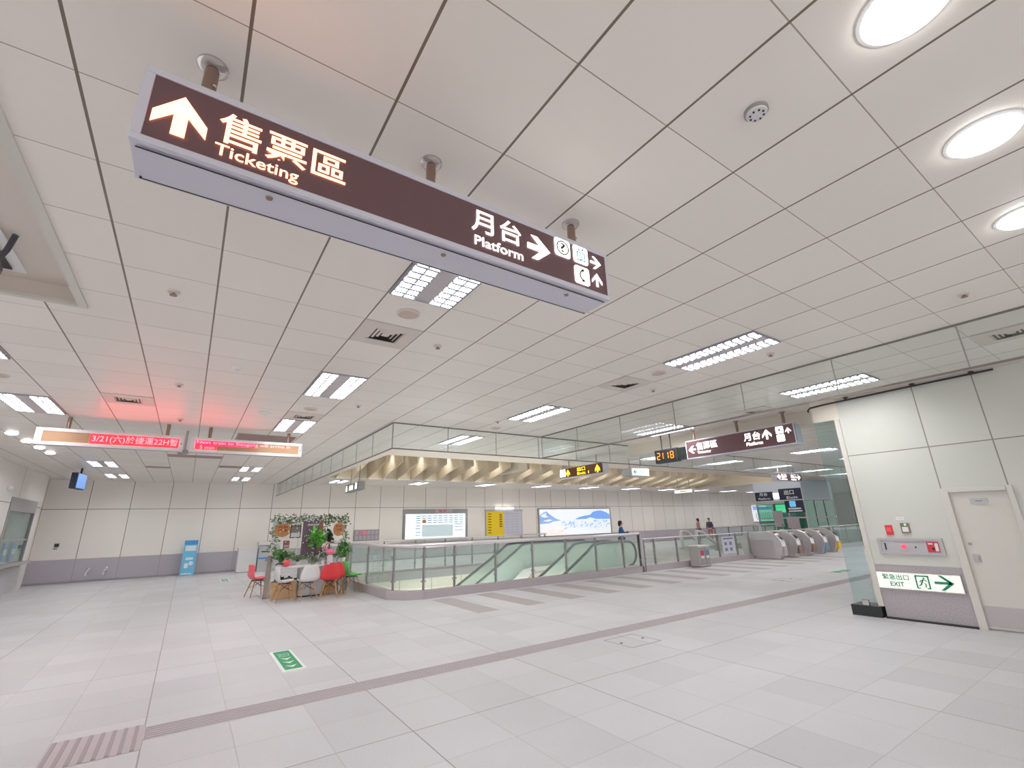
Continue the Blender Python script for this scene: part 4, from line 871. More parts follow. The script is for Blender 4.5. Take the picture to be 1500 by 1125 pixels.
t = thing('wall_mounted_conduit', 'black conduit on short hooks along the top of the clad wall', 'pipe', (9.9, 2.6, 3.75))
MB().tube([(9.955, 3.99, 3.66), (9.925, 3.985, 3.68), (9.9, 3.93, 3.72), (9.9, 3.7, 3.735), (9.9, 2.6, 3.75), (9.9, 1.3, 3.76)], 0.016, 8).build('pipe', M['dark'], t, True)
h = MB()
for y in (3.3, 2.3, 1.55): h.box(9.89, y-0.015, 3.75, 9.91, y+0.015, 3.78); h.box(9.88, y-0.03, 3.78, 9.975, y+0.03, 3.796)
h.build('hooks', M['dark'], t)
struct(B(9.8, -4, 3.8, 10.3, 3.5, CEIL).build('trim_8', M['ltceil']))

# ------------------------------------------------------------------ floor markings and hatches
def floor_exit(x0, y0, x1, y1, lab, far=False):
    t = thing('floor_marking', lab, 'floor marking', ((x0+x1)/2, (y0+y1)/2, 0)); B(x0, y0, 0.0, x1, y1, 0.004).build('white_border', M['white'], t)
    B(x0+0.035, y0+0.06, 0.004, x1-0.035, y1-0.06, 0.006).build('green_field', M['greenpaint'], t)
    mk = MB(); xm = (x0+x1)/2; L = y1-y0; w = x1-x0
    for q in (0.12, 0.3, 0.48): mk.prism([(xm-0.07, y0+L*q+0.12, 0.006), (xm, y0+L*q, 0.006), (xm+0.07, y0+L*q+0.12, 0.006), (xm, y0+L*q+0.08, 0.006)], (0,0,0.002))
    mk.build('arrow_mark', M['white'], t)
    if not far:
        put_text(t, '出口', (x0+0.07, y0+L*0.72, 0.007), (1,0,0), (0,1,0), w-0.14, 0.12, M['white'], 0.0, 0.001); put_text(t, 'EXIT', (x0+0.07, y0+L*0.64, 0.007), (1,0,0), (0,1,0), w-0.14, 0.06, M['white'], 0.0, 0.001)
floor_exit(1.25, 7.03, 1.53, 8.21, 'green and white exit arrow panel on the floor nearest the viewer')
floor_exit(16.4, 6.65, 17.4, 7.05, 'green exit panel on the floor near the clad end wall', True)
floor_exit(1.28, 20.4, 1.56, 21.4, 'small far green exit panel on the floor before the blue standee', True)
for x, y, lab in ((5.35, 4.98, 'square floor access hatch beside the tactile strip'), (13.6, 6.75, 'distant floor access hatch beyond the tactile strip')):
    t = thing('floor_hatch', lab, 'hatch', (x, y, 0)); f = MB(); w, l = 0.62, 0.56
    f.box(x, y, 0, x+w, y+0.01, 0.003); f.box(x, y+l-0.01, 0, x+w, y+l, 0.003); f.box(x, y, 0, x+0.01, y+l, 0.003); f.box(x+w-0.01, y, 0, x+w, y+l, 0.003); f.build('edge', M['grey'], t)
    g = MB(); g.cyl((x+0.08, y+l/2, 0), (x+0.08, y+l/2, 0.004), 0.022, n=10); g.cyl((x+w-0.08, y+l/2, 0), (x+w-0.08, y+l/2, 0.004), 0.022, n=10); g.build('lift_holes', M['dark'], t)

# ------------------------------------------------------------------ bin, gates, lift
t = thing('litter_bin', 'steel two-part litter bin with red and grey-blue panels before the lower railing', 'bin', (15.85, 10.95, 0))
B(15.4, 10.72, 0.02, 16.06, 11.12, 0.7).build('body', M['steel2'], t, bevel=0.008); MB().box(15.38, 10.7, 0.7, 16.08, 11.13, 0.735).build('lid', M['steel'], t, bevel=0.01)
for a, m in ((15.55, 'binred'), (15.86, 'binblue')):
    B(a-0.1, 10.705, 0.08, a+0.16, 10.72, 0.66).build('door', M['grey'], t); B(a-0.06, 10.698, 0.4, a+0.12, 10.705, 0.56).build('opening_label', M[m], t); B(a-0.06, 10.7, 0.3, a+0.12, 10.705, 0.38).build('white_label', M['white'], t)
B(15.42, 10.74, 0, 16.04, 11.1, 0.02).build('base', M['dark'], t)
def gate(x, lab, endm='steel2', first=None):
    t = thing('fare_gate', lab, 'ticket gate', (x+0.15, 10.9, 0)); y0, y1 = 9.95, 11.85
    prof = [(y0+0.25, 0), (y0+0.08, 0.5), (y0+0.1, 0.72), (y0+0.3, 0.98), (y0+0.6, 1.08), (y1-0.6, 1.08), (y1-0.25, 0.98), (y1-0.05, 0.7), (y1-0.08, 0.4), (y1-0.2, 0)]
    MB().prism([(x, y, z) for y, z in prof], (0.3, 0, 0)).build('body', M['gate'], t, bevel=0.03, seg=3)
    B(x-0.004, y0+0.45, 0.1, x, y1-0.4, 0.75).build('side_panel', M['steel2'], t)
    MB().obox((x+0.15, y0+0.13, 0.78), (x+0.15, y0+0.4, 1.05), 0.2, 0.02).build('card_reader', M['dark'], t)
    for yy in (10.7,): MB().prism([(x+0.3, yy, 0.45), (x+0.3, yy+0.3, 0.45), (x+0.3, yy+0.3, 0.95), (x+0.3, yy, 0.95)], (0.25, 0, 0)).build('flap', M['ltgrey'], t, bevel=0.02)
    B(x+0.03, y0+0.05, 0.15, x+0.27, y0+0.2, 0.5).build('end_plate', M[endm], t)
    return t
gate(20.0, 'steel fare gate nearest the glass railing, first of the row'); gate(21.25, 'steel fare gate second in the row', 'bronze'); gate(22.5, 'steel fare gate third in the row', 'bronze'); gate(23.75, 'steel fare gate fourth in the row with a blue end', 'binblue'); gate(25.0, 'wide steel fare gate last in the row, with a yellow end', 'yellowpaint')
# lift: green glass shaft under a pale blue header
t = thing('lift', 'green glass lift under a pale blue header with navy signs', 'lift', (34, 15.6, 0))
X0, X1, Y0, Y1 = 32.0, 36.2, 14.2, 17.3
B(X0, Y0, 2.62, X1, Y1, CEIL-0.01).build('header', M['paleblue'], t); B(X0+0.02, Y0-0.02, 2.62, X1+0.02, Y0, CEIL-0.01).build('side_header', M['bluegrey'], t)
for x, y in ((X0, Y0), (X0, Y1-0.08), (X1-0.08, Y0), (X1-0.08, Y1-0.08), (X0, 15.2), (X0, 16.2), (33.4, Y0), (34.8, Y0)): B(x, y, 0.1, x+0.08, y+0.08, 2.62).build('mullion', M['ltgrey'], t)
B(X0-0.01, Y0, 1.5, X0, Y1, 1.58).build('transom', M['ltgrey'], t); B(X0, Y0-0.01, 1.5, X1, Y0, 1.58).build('transom', M['ltgrey'], t); B(X0-0.01, Y0, 2.45, X0, Y1, 2.61).build('transom', M['ltgrey'], t)
for (a, b) in ((Y0+0.08, 15.2), (15.28, 16.2), (16.28, Y1-0.08)): B(X0+0.03, a, 0.1, X0+0.05, b, 2.6).build('glass_pane', M['glass_teal'], t)
for (a, b) in ((X0+0.08, 33.4), (33.48, 34.8), (34.88, X1-0.08)): B(a, Y0+0.03, 0.1, b, Y0+0.05, 2.6).build('glass_pane', M['glass_teal'], t)
B(33.2, 15.0, 0.1, 35.2, 16.8, 2.5).build('cab', M['leafteal'] if 'leafteal' in M else M['bluegrey'], t); B(33.15, 15.2, 1.9, 33.2, 16.6, 2.4).build('cab_light', M['liftlight'], t)
MB().lathe((34.1, 15.75, 0), [(2.75, 0), (2.75, 0.1), (2.6, 0.12)], 40).build('base_ring', M['grey'], t, True)
flat(t, 'navy_panel', [R(0.05, 0.05, 1.25, 0.62), R(1.65, 0.05, 3.05, 0.75)], (X0-0.01, Y1, 2.62), UYR, UZ, M['navy']); flat(t, 'lit_tile', [R(1.27, 0.15, 1.62, 0.5)], (X0-0.01, Y1, 2.62), UYR, UZ, M['whitetext'])
put_text(t, '出口', (X0-0.014, Y1-2.0, 2.98), UYR, UZ, 0.6, 0.3, M['standeewhite'], 0.02, 0.004); put_text(t, 'Exit', (X0-0.014, Y1-2.1, 2.72), UYR, UZ, 0.7, 0.16, M['standeewhite'], 0.02, 0.004)
put_text(t, '月台', (X0-0.014, Y1-0.35, 2.98), UYR, UZ, 0.55, 0.22, M['standeewhite'], 0.02, 0.004); put_text(t, 'Platform', (X0-0.014, Y1-0.25, 2.74), UYR, UZ, 0.8, 0.14, M['standeewhite'], 0.02, 0.004)
flat(t, 'blue_panel', [R(0, 0, 1.15, 0.75)], (X0-0.01, Y0+1.2, 1.85), UYR, UZ, M['navy']); flat(t, 'pictogram', [rr(0.3, 0.36, 0.68, 0.72, 0.05)], (X0-0.012, Y0+1.2, 1.85), UYR, UZ, M['blueicon'], 0.003); flat(t, 'lettering', [R(0.18, 0.2, 0.95, 0.3), R(0.18, 0.06, 1.0, 0.14)], (X0-0.012, Y0+1.2, 1.85), UYR, UZ, M['standeewhite'], 0.003)
flat(t, 'notices', [R(0, 0, 0.55, 1.0), R(0.75, -0.1, 1.5, 0.6)], (X0-0.01, 16.2, 1.0), UYR, UZ, M['posterlight'])

# ------------------------------------------------------------------ plant display
def leaves(mb, c, r, n, size, rnd, flatk=1.0):
    for i in range(n):
        a, b = rnd.random()*2*PI, rnd.uniform(-1, 1); q = rnd.random()**0.5
        p = Vector(c) + Vector((r[0]*q*math.cos(a)*math.sqrt(1-b*b), r[1]*q*math.sin(a)*math.sqrt(1-b*b), r[2]*q*b))
        d = Vector((rnd.uniform(-1,1), rnd.uniform(-1,1)*flatk, rnd.uniform(-0.6,0.8))).normalized(); s = size*rnd.uniform(0.7, 1.3)
        w = d.cross(Vector((rnd.uniform(-1,1), rnd.uniform(-1,1), rnd.uniform(-1,1)))).normalized()*s*0.32; up = d.cross(w).normalized()*s*0.08
        mb.add([p, p+d*s*0.35+w+up, p+d*s*0.75+w*0.7+up, p+d*s, p+d*s*0.75-w*0.7+up, p+d*s*0.35-w+up, p+d*s*0.5-up*0.6], [(0,1,6),(1,2,6),(2,3,6),(3,4,6),(4,5,6),(5,0,6)])
    return mb
rnd = random.Random(11)
DY = 14.75
t = thing('display_stand', 'grey timber display frame wrapped in leafy garlands beside the escalator railing', 'display stand', (2.95, DY, 0))
MB().obox((1.93, 14.42, 0.0), (1.99, 14.75, 1.02), 0.10, 0.1).build('side_plank', M['greywood'], t)
B(3.98, DY-0.06, 0, 4.1, DY+0.06, 1.25).build('post', M['greywood'], t); B(1.98, DY-0.03, 0, 2.06, DY+0.03, 2.0).build('post', M['white'], t); B(3.9, DY-0.03, 0, 3.98, DY+0.03, 2.0).build('post', M['white'], t)
fr_ = MB()
for z in (0.75, 1.05, 1.35, 1.65, 1.95): fr_.obox((2.0, DY, z), (3.95, DY, z), 0.015, 0.02)
for x in (2.0+0.325*i for i in range(7)): fr_.obox((x, DY, 0.75), (x, DY, 1.97), 0.015, 0.015, (1,0,0))
fr_.build('lattice', M['white'], t)
g = MB()
for i in range(60): leaves(g, (2.0+1.95*i/59, DY-0.04, 1.97+0.07*math.sin(i*0.9)), (0.11, 0.07, 0.10), 11, 0.075, rnd)
for x in (2.05, 3.0, 3.35, 3.9):
    for i in range(16): leaves(g, (x+0.08*math.sin(i), DY-0.05, 0.95+i*0.065), (0.11, 0.06, 0.08), 8, 0.07, rnd)
for i in range(26): leaves(g, (2.05+1.85*i/25, DY-0.06, 0.98+0.05*math.sin(i*1.3)), (0.1, 0.07, 0.1), 12, 0.075, rnd)
g.build('garland', M['garland'], t)
fl_ = MB()
for i in range(210): fl_.ball((2.0+1.95*rnd.random(), DY-0.1-0.05*rnd.random(), 1.92+0.16*rnd.random() if i < 90 else 0.9+1.1*rnd.random()), 0.019, 6, 4)
fl_.build('blossom', M['white'], t)
def disc_sign(x, z, rx, rz, lab, txt):
    t = thing('wooden_plaque', lab, 'plaque', (x, DY-0.12, z)); n = 24
    MB().prism([(x+rx*math.cos(2*PI*i/n)*(1+0.03*math.sin(3*i)), DY-0.1, z+rz*math.sin(2*PI*i/n)) for i in range(n)], (0, -0.03, 0)).build('slice', M['disc'], t)
    for k, s in enumerate(txt): put_text(t, s, (x-rx*0.6, DY-0.132, z+rz*0.3-k*rz*0.5), UX, UZ, rx*1.2, rz*0.34, M['discink'], 0.01)
disc_sign(2.22, 1.70, 0.2, 0.18, 'oval wooden plaque with burnt lettering hung near the timber plank', ['高雄', '捷運'])
disc_sign(3.73, 1.68, 0.15, 0.19, 'oval wooden plaque with burnt lettering hung toward the escalator railing', ['歡迎', '光臨'])
t = thing('picture_frame', 'small dark-framed grey picture hung between plaque and tall poster', 'picture', (2.56, DY-0.1, 1.5)); f = MB(); f.box(2.42, DY-0.1, 1.48, 2.70, DY-0.07, 1.5); f.box(2.42, DY-0.1, 1.80, 2.70, DY-0.07, 1.82); f.box(2.42, DY-0.1, 1.5, 2.44, DY-0.07, 1.8); f.box(2.68, DY-0.1, 1.5, 2.70, DY-0.07, 1.8); f.build('frame', M['dark'], t); B(2.44, DY-0.09, 1.62, 2.68, DY-0.08, 1.8).build('photo', M['photo'], t); B(2.44, DY-0.09, 1.5, 2.68, DY-0.08, 1.62).build('caption', M['photowhite'], t)
t = thing('poster', 'tall purple-brown poster standing in the middle of the plant display', 'poster', (3.02, DY-0.1, 1.0)); B(2.74, DY-0.12, 1.02, 3.28, DY-0.09, 1.93).build('board', M['posterpurple'], t); flat(t, 'rust_strip', [R(0.44, 0.05, 0.54, 0.9)], (2.74, DY-0.122, 1.02), UX, UZ, M['posterred']); flat(t, 'lettering', [R(0.12, 0.78, 0.42, 0.83)], (2.74, DY-0.122, 1.02), UX, UZ, M['posterlight'])
t = thing('note_card', 'small rust-coloured card below the oval plaque by the plank', 'card', (2.35, DY-0.1, 1.3)); B(2.27, DY-0.11, 1.22, 2.43, DY-0.09, 1.42).build('card', M['posterred'], t); B(2.29, DY-0.112, 1.25, 2.41, DY-0.11, 1.3).build('lettering', M['posterlight'], t)
# table and planters
t = thing('table', 'white oval-topped table in front of the plant display', 'table', (2.85, 14.15, 0))
n = 28; MB().prism([(2.9+0.76*math.copysign(abs(math.cos(2*PI*i/n))**0.7, math.cos(2*PI*i/n)), 14.2+0.32*math.copysign(abs(math.sin(2*PI*i/n))**0.7, math.sin(2*PI*i/n)), 0.74) for i in range(n)], (0,0,0.035)).build('top', M['whiteplastic'], t)
B(2.66, 13.98, 0.03, 3.28, 14.42, 0.74).build('base', M['ltgrey'], t, bevel=0.01); B(2.69, 14.0, 0, 3.25, 14.4, 0.03).build('plinth', M['dark'], t)
for x0, x1, y0, lab, pl in ((2.04, 2.62, 14.05, 'brown wooden planter crate under the table by the timber plank', 1), (3.34, 3.68, 14.14, 'brown wooden planter crate behind the red chairs', 2)):
    t = thing('planter_crate', lab, 'planter', ((x0+x1)/2, y0+0.2, 0)); c = MB(); dp = 0.42 if pl == 1 else 0.24
    for i in range(4): c.box(x0, y0, 0.01+i*0.1, x1, y0+0.02, 0.1+i*0.1); c.box(x0, y0+dp-0.02, 0.01+i*0.1, x1, y0+dp, 0.1+i*0.1); c.box(x0, y0+0.02, 0.01+i*0.1, x0+0.02, y0+dp-0.02, 0.1+i*0.1); c.box(x1-0.02, y0+0.02, 0.01+i*0.1, x1, y0+dp-0.02, 0.1+i*0.1)
    c.box(x0+0.02, y0+0.02, 0.005, x1-0.02, y0+dp-0.02, 0.3); c.build('crate', M['crate'], t)
    leaves(MB(), ((x0+x1)/2, y0+dp/2, 0.37 if pl == 1 else 0.32), ((x1-x0)/2*(1 if pl == 1 else 0.7), dp/2, 0.12 if pl == 1 else 0.07), 150, 0.11, rnd).build('foliage', M['leafdark' if pl == 1 else 'leaf'], t)
def pot_plant(x, y, z, name, lab, m, pot, r, rz, n, size, ph=0.14, stem=0.1):
    t = thing(name, lab, 'plant', (x, y, z)); MB().lathe((x, y, z), [(0.055, 0), (0.075, ph), (0.068, ph), (0.06, ph-0.02)], 18).build('pot', M[pot], t, True)
    s = MB(); tips = [(x+rnd.uniform(-r, r)*0.6, y+rnd.uniform(-r, r)*0.6, z+ph+stem+rnd.uniform(0, rz)) for i in range(7)]
    for q in tips: s.tube([(x, y, z+ph-0.02), ((x+q[0])/2, (y+q[1])/2, z+ph+0.6*(q[2]-z-ph)), q], 0.005, 5)
    s.build('stem', M['leafdark'], t); leaves(MB(), (x, y, z+ph+stem+rz*0.6), (r, r*0.7, rz), n, size, rnd).build('leaves', M[m], t); return t
pot_plant(3.05, 14.3, 0.775, 'monstera', 'big bright green leafy plant in front of the purple poster', 'leaf2', 'photo', 0.17, 0.3, 44, 0.19, 0.2, 0.3)
pot_plant(3.44, 14.42, 0.775, 'potted_plant', 'dark green potted plant beside the bright leafy plant', 'leafdark', 'grey', 0.1, 0.2, 50, 0.11, 0.16, 0.42)
pot_plant(2.2, 14.35, 0.775, 'potted_plant', 'spreading light green potted plant above the timber plank', 'leaf', 'white', 0.26, 0.14, 70, 0.13, 0.1, 0.1)
pot_plant(3.86, 14.44, 0.78, 'potted_plant', 'bushy green potted plant at the end next to the escalator railing', 'leaf', 'white', 0.2, 0.26, 110, 0.11, 0.12, 0.05)
pot_plant(2.62, 14.25, 0.775, 'potted_plant', 'small pale potted plant on the table below the framed picture', 'garland', 'white', 0.16, 0.08, 70, 0.07, 0.1, 0.04)
pot_plant(3.0, 14.08, 0.775, 'potted_plant', 'low greyish trailing plant at the front edge of the table', 'garland', 'white', 0.2, 0.06, 80, 0.07, 0.06, 0.02)
t = thing('shelf_stand', 'dark small shelf stand holding the end plant by the railing', 'stand', (3.86, 14.44, 0)); B(3.72, 14.3, 0.74, 4.0, 14.58, 0.78).build('shelf', M['white'], t); 
for a in (3.74, 3.96): B(a, 14.32, 0.0, a+0.02, 14.56, 0.74).build('leg', M['grey'], t)
def flamingo(x, y, z, lab, s=1.0):
    t = thing('flamingo_figurine', lab, 'ornament', (x, y, z))
    MB().lathe((x, y, z), [(0.06*s, 0), (0.07*s, 0.16*s), (0.05*s, 0.2*s)], 16).build('pot', M['whiteplastic'], t, True)
    MB().ball((x, y, z+0.27*s), (0.11*s, 0.07*s, 0.07*s), 14, 8).build('body', M['pink'], t, True)
    MB().tube([(x-0.08*s, y, z+0.29*s), (x-0.13*s, y, z+0.38*s), (x-0.1*s, y, z+0.46*s), (x-0.05*s, y, z+0.48*s), (x-0.02*s, y, z+0.44*s)], [0.025*s, 0.018*s, 0.018*s, 0.024*s, 0.012*s], 8).build('neck', M['pink'], t, True)
flamingo(3.42, 14.12, 0.775, 'pink flamingo ornament in a white pot on the table', 1.15)
t = thing('flamingo_figurine', 'coral pink round ornament with a dark beak by the side-on white chair', 'ornament', (2.3, 14.0, 0.775)); MB().ball((2.3, 14.0, 0.86), (0.11, 0.08, 0.085), 14, 10).build('head', M['pinkred'], t, True); MB().tube([(2.22, 13.97, 0.86), (2.1, 13.95, 0.87), (2.03, 13.95, 0.84)], [0.03, 0.022, 0.008], 8).build('beak', M['dark'], t, True)
for x, y, lab in ((3.2, 14.0, 'white cup on the table behind the back-turned white chair'), (3.3, 14.25, 'white jug on the table beside the pink flamingo')):
    t = thing('cup', lab, 'cup', (x, y, 0.775)); MB().lathe((x, y, 0.775), [(0.03, 0), (0.045, 0.1), (0.04, 0.1), (0.028, 0.01)], 16).build('bowl', M['whiteplastic'], t, True); MB().tube([(x+0.04, y, 0.85), (x+0.075, y, 0.84), (x+0.07, y, 0.8), (x+0.036, y, 0.8)], 0.006, 6).build('handle', M['whiteplastic'], t, True)

# ------------------------------------------------------------------ chairs
def make_chair(m, label):
    t = thing('shell_chair', label, 'chair', (0,0,0)); prof = [(-0.23, 0.44), (-0.19, 0.46), (-0.08, 0.445), (0.06, 0.43), (0.15, 0.44), (0.20, 0.49), (0.225, 0.58), (0.245, 0.68), (0.265, 0.78), (0.275, 0.83)]
    half = [0.17, 0.2, 0.225, 0.235, 0.24, 0.245, 0.24, 0.22, 0.185, 0.14]; nu = 10; vs = []; nr = len(prof)
    for (y, z), hw in zip(prof, half):
        for i in range(nu+1):
            a = -1+2*i/nu; back = max(0.0, min(1.0, (z-0.5)/0.25)); vs.append((hw*a, y-0.07*back*a*a, z+0.045*(1-back)*a*a*abs(a)))
    fs = [(j*(nu+1)+i, j*(nu+1)+i+1, (j+1)*(nu+1)+i+1, (j+1)*(nu+1)+i) for j in range(nr-1) for i in range(nu)]
    o = MB().add(vs, fs).build('shell', m, t, True); md = o.modifiers.new('s', 'SOLIDIFY'); md.thickness = 0.012; md2 = o.modifiers.new('ss', 'SUBSURF'); md2.levels = 1; md2.render_levels = 1
    for sx in (-1, 1):
        for a, b in ((-0.11, -0.2), (0.12, 0.24)): MB().cyl((sx*0.21, b, 0), (sx*0.11, a, 0.415), 0.011, 0.017, n=10).build('leg', M['legwood'], t, True)
    w = MB()
    for sx in (-1, 1): w.tube([(sx*0.115, -0.115, 0.4), (-sx*0.165, 0.18, 0.22)], 0.005, 6); w.tube([(sx*0.115, 0.125, 0.4), (-sx*0.165, -0.16, 0.22)], 0.005, 6)
    w.box(-0.12, -0.12, 0.405, 0.12, 0.13, 0.42); w.build('wire_brace', M['dark'], t); return t
CH = {}
for key, x, y, rz, lab in (('whiteplastic', 2.74, 13.4, PI+0.12, 'white shell chair turned with its back to the viewer at the oval table'), ('whiteplastic', 2.26, 13.6, PI*0.5+0.12, 'white shell chair seen side-on at the oval table'),
        ('red', 3.27, 13.32, PI-0.2, 'red shell chair with its back to the viewer, in front of the planter crate'), ('red', 3.54, 13.74, PI-0.4, 'red shell chair partly hidden behind the other red chair'),
        ('green', 4.0, 13.9, PI-1.4, 'bright green shell chair seen edge-on by the escalator railing'), ('pinkred', 1.82, 15.1, PI*0.5+0.25, 'coral shell chair seen edge-on beyond the timber plank')):
    if key not in CH: CH[key] = make_chair(M[key], lab); o = CH[key]
    else: o = copy_tree(CH[key]); o['label'] = lab
    o['group'] = 'shell chairs around the plant display'; o.location = (x, y, 0); o.rotation_euler[2] = rz

# ------------------------------------------------------------------ people
def skin_mesh(name, verts, edges, radii, m, parent, root=0, sub=2):
    me = bpy.data.meshes.new(name); me.from_pydata(verts, edges, []); o = bpy.data.objects.new(name, me); COL.objects.link(o)
    md = o.modifiers.new('sk', 'SKIN'); ly = me.skin_vertices[0].data if me.skin_vertices else None
    for i, r in enumerate(radii):
        ly[i].radius = r if isinstance(r, tuple) else (r, r); ly[i].use_root = (i == root)
    s = o.modifiers.new('ss', 'SUBSURF'); s.levels = sub; s.render_levels = sub
    dg = bpy.context.evaluated_depsgraph_get(); nm = bpy.data.meshes.new_from_object(o.evaluated_get(dg)); bpy.data.objects.remove(o)
    nm.polygons.foreach_set('use_smooth', [True]*len(nm.polygons)); nm.materials.clear(); nm.materials.append(m)
    r = bpy.data.objects.new(name, nm); COL.objects.link(r); r.parent = parent; ORG[r.name] = ORG[parent.name].copy(); return r
def person(label, loc, rz, top, trousers, arm='reach', hair_len=0.1):
    """about 1.65 m, local axes: x to the person's right, +y forward; modelled at the origin"""
    t = thing('person', label, 'person', (0,0,0))
    J = {'pel': (0,0,0.92), 'wai': (0,0,1.04), 'che': (0,0.0,1.24), 'nek': (0,0.0,1.40), 'nk2': (0,0.02,1.46), 'hd': (0,0.03,1.54), 'hd2': (0,0.025,1.62)}
    rad = {'pel': (0.15,0.11), 'wai': (0.12,0.09), 'che': (0.15,0.1), 'nek': 0.055, 'nk2': 0.05, 'hd': (0.075,0.09), 'hd2': (0.06,0.075)}
    E = [('pel','wai'),('wai','che'),('che','nek'),('nek','nk2'),('nk2','hd'),('hd','hd2')]
    for s, k in ((-1,'l'),(1,'r')):
        J['sh'+k] = (s*0.17,0,1.34); rad['sh'+k] = 0.05; E.append(('che','sh'+k))
        if arm == 'reach' and s == 1 or arm == 'both': J['el'+k] = (s*0.21,0.12,1.12); J['wr'+k] = (s*0.15,0.36,1.17); J['pa'+k] = (s*0.14,0.44,1.19)
        else: J['el'+k] = (s*0.21,-0.02,1.07); J['wr'+k] = (s*0.22,0.06,0.86); J['pa'+k] = (s*0.22,0.08,0.78)
        rad['el'+k] = 0.036; rad['wr'+k] = 0.025; rad['pa'+k] = (0.032, 0.018); E += [('sh'+k,'el'+k),('el'+k,'wr'+k),('wr'+k,'pa'+k)]
        w = Vector(J['wr'+k]); p = Vector(J['pa'+k]); d = (p-w).normalized(); side = Vector((1,0,0)) if abs(d.x) < 0.8 else Vector((0,1,0)); 
        for q in range(4):
            f1 = p + d*0.03 + side*(q-1.5)*0.019; f2 = f1 + d*(0.055+0.012*(q in (1,2))) + Vector((0,0,-0.012)); J['f%s%d'%(k,q)] = tuple(f1); J['g%s%d'%(k,q)] = tuple(f2); rad['f%s%d'%(k,q)] = 0.009; rad['g%s%d'%(k,q)] = 0.007; E += [('pa'+k,'f%s%d'%(k,q)),('f%s%d'%(k,q),'g%s%d'%(k,q))]
        th1 = w + d*0.03 - side*s*0.03 + Vector((0,0,0.012)); th2 = th1 + d*0.035 - side*s*0.012; J['t'+k] = tuple(th1); J['u'+k] = tuple(th2); rad['t'+k] = 0.011; rad['u'+k] = 0.009; E += [('pa'+k,'t'+k),('t'+k,'u'+k)]
        J['hi'+k] = (s*0.09,0,0.86); J['kn'+k] = (s*0.1,0.03 if s > 0 else -0.02,0.48); J['an'+k] = (s*0.1,-0.02,0.08); J['to'+k] = (s*0.11,0.14,0.035); rad['hi'+k] = 0.085; rad['kn'+k] = 0.055; rad['an'+k] = 0.036; rad['to'+k] = 0.032
        E += [('pel','hi'+k),('hi'+k,'kn'+k),('kn'+k,'an'+k),('an'+k,'to'+k)]
    ks = list(J); ix = {k: i for i, k in enumerate(ks)}
    skin_mesh('body', [J[k] for k in ks], [(ix[a], ix[b]) for a, b in E], [rad[k] for k in ks], M['skin'], t, ix['pel'])
    ck = [k for k in ks if k in ('pel','wai','che','nek') or k[:2] in ('sh','el','wr')]; ix = {k: i for i, k in enumerate(ck)}
    f = lambda r, d: tuple(q+d for q in r) if isinstance(r, tuple) else r+d
    skin_mesh('jacket', [J[k] for k in ck], [(ix[a], ix[b]) for a, b in E if a in ix and b in ix], [f(rad[k], {'che': 0.045, 'nek': 0.03, 'wai': 0.04, 'pel': 0.04}.get(k, 0.022)) for k in ck], M[top], t, ix['pel'])
    ck = [k for k in ks if k == 'pel' or k[:2] in ('hi','kn','an')]; ix = {k: i for i, k in enumerate(ck)}
    skin_mesh('trousers', [J[k] for k in ck], [(ix[a], ix[b]) for a, b in E if a in ix and b in ix], [f(rad[k], 0.014) for k in ck], M[trousers], t, ix['pel'])
    h = MB(); h.ball((0,-0.012,1.585), (0.092,0.1,0.11), 16, 10); h.ball((0,-0.05,1.52), (0.085,0.065,hair_len), 14, 8); h.build('hair', M['hair'], t, True)
    e = MB()
    for s in (-1,1): e.ball((s*0.032,0.108,1.565), (0.011,0.007,0.007), 8, 6)
    e.box(-0.022,0.112,1.505,0.022,0.118,1.512); e.build('eyes_and_mouth', M['icondark'], t); MB().ball((0,0.12,1.54), (0.011,0.018,0.016), 8, 6).build('nose', M['skin'], t, True)
    sh = MB()
    for s in (-1,1): sh.ball((s*0.11,0.07,0.045), (0.048,0.135,0.045), 12, 6)
    sh.build('shoes', M['dark'], t, True)
    t.location = loc; t.rotation_euler[2] = rz; return t
person('person in a blue jacket with one arm held forward beyond the escalator railing', (16.62, 15.5, 0), -2.45, 'denim', 'navycloth', 'both', 0.1)
person('person in pale clothes, nearer the lit wall of the two by the stairwell', (32.0, 22.0, 0), 0.4, 'rosecloth', 'greycloth', 'down')
person('person in dark clothes, nearer the lift of the two by the stairwell', (33.3, 21.9, 0), 2.0, 'greycloth', 'rosecloth', 'down')

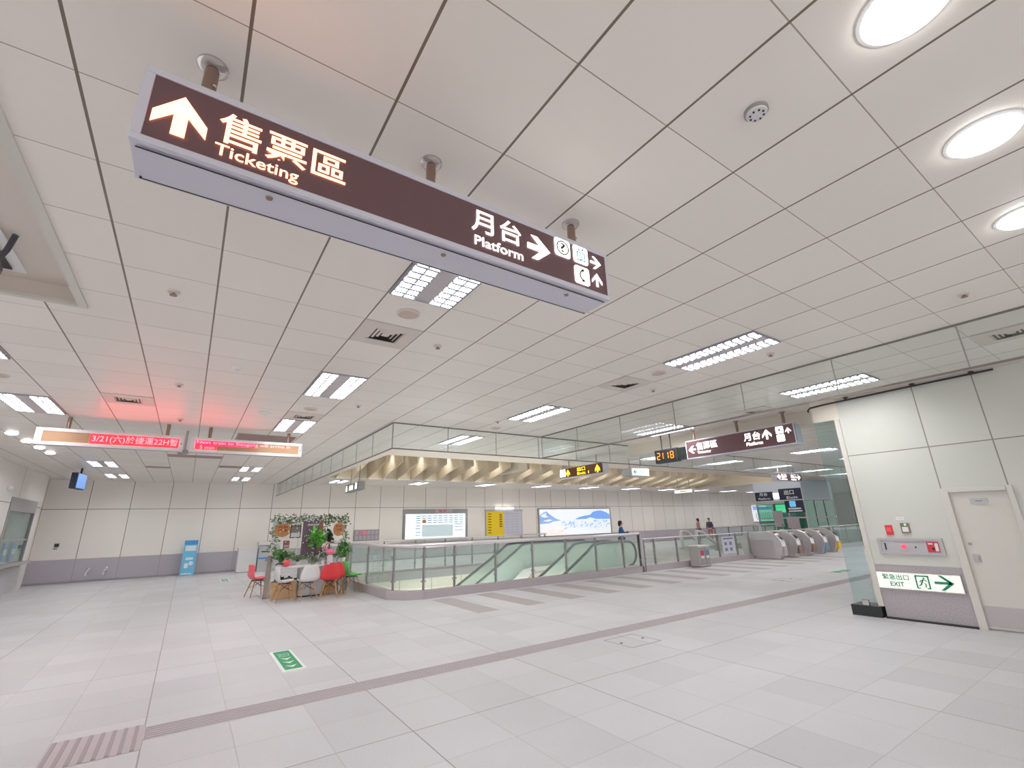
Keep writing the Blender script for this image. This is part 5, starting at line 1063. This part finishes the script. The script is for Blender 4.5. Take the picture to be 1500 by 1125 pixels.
# ------------------------------------------------------------------ light
def lamp(name, loc, energy, r=0.1, col=(1,1,1)):
    l = bpy.data.lights.new(name, 'POINT'); l.energy = energy; l.shadow_soft_size = r; l.color = col
    o = bpy.data.objects.new(name, l); COL.objects.link(o); o.location = loc; return o
def spot(loc, energy):
    l = bpy.data.lights.new('fin_spot', 'SPOT'); l.energy = energy; l.shadow_soft_size = 0.05; l.spot_size = math.radians(95); l.spot_blend = 0.6; l.color = (1, 0.98, 0.95)
    o = bpy.data.objects.new('fin_spot', l); COL.objects.link(o); o.location = loc; o.rotation_euler = (math.radians(10), math.radians(14), 0)
xx = 5.15+0.705; k = 0
while xx < 31.5:
    spot((xx-0.22, 20.1, 5.2), 75 if k % 2 == 0 else 14)  # strong spots light every second gap; the weak ones are added fill
    k += 1; xx += 0.705
    if k == 11: xx += 0.5
for x in (6.5, 9.5): lamp('pit_fill', (x, 14, -1.9), 300, 0.4)  # bare point lights added as fill to brighten the pit
for x in (8, 13.5, 19, 24.5, 29.5): lamp('void_fill', (x, 15.5, 5.1), 25 if x < 15 else 60, 0.2, (1, 0.99, 0.97))  # added fill inside the void, brightening the lift header and fins
w = bpy.data.worlds.new('World'); SC.world = w; w.use_nodes = True
bg = w.node_tree.nodes['Background']; bg.inputs[0].default_value = (1.0, 0.99, 0.98, 1); bg.inputs[1].default_value = 1.1
# ------------------------------------------------------------------ camera
cam = bpy.data.cameras.new('camera'); co = bpy.data.objects.new('camera', cam); COL.objects.link(co)
cam.sensor_fit = 'HORIZONTAL'; cam.sensor_width = 36; cam.lens = 668.27/1500*36; cam.clip_end = 200; cam.clip_start = 0.05
Rm = Matrix(((0.82667594, -0.56197395, -0.02814554), (-0.14204701, -0.25683194, 0.95596025), (-0.54445343, -0.78627135, -0.2921435)))  # world -> camera
co.matrix_world = Matrix.Translation((0, 0, 1.7)) @ Rm.transposed().to_4x4()
SC.camera = co
if _to.name in COL.objects: COL.objects.unlink(_to)
bpy.data.objects.remove(_to)
vs = SC.view_settings; vs.view_transform = 'Standard'; vs.look = 'None'; vs.exposure = 0.0; vs.gamma = 1.0; vs.use_curve_mapping = False
SC.cycles.use_denoising = True
SC.cycles.max_bounces = 14; SC.cycles.transparent_max_bounces = 32; SC.cycles.diffuse_bounces = 5; SC.cycles.glossy_bounces = 4; SC.cycles.sample_clamp_indirect = 6
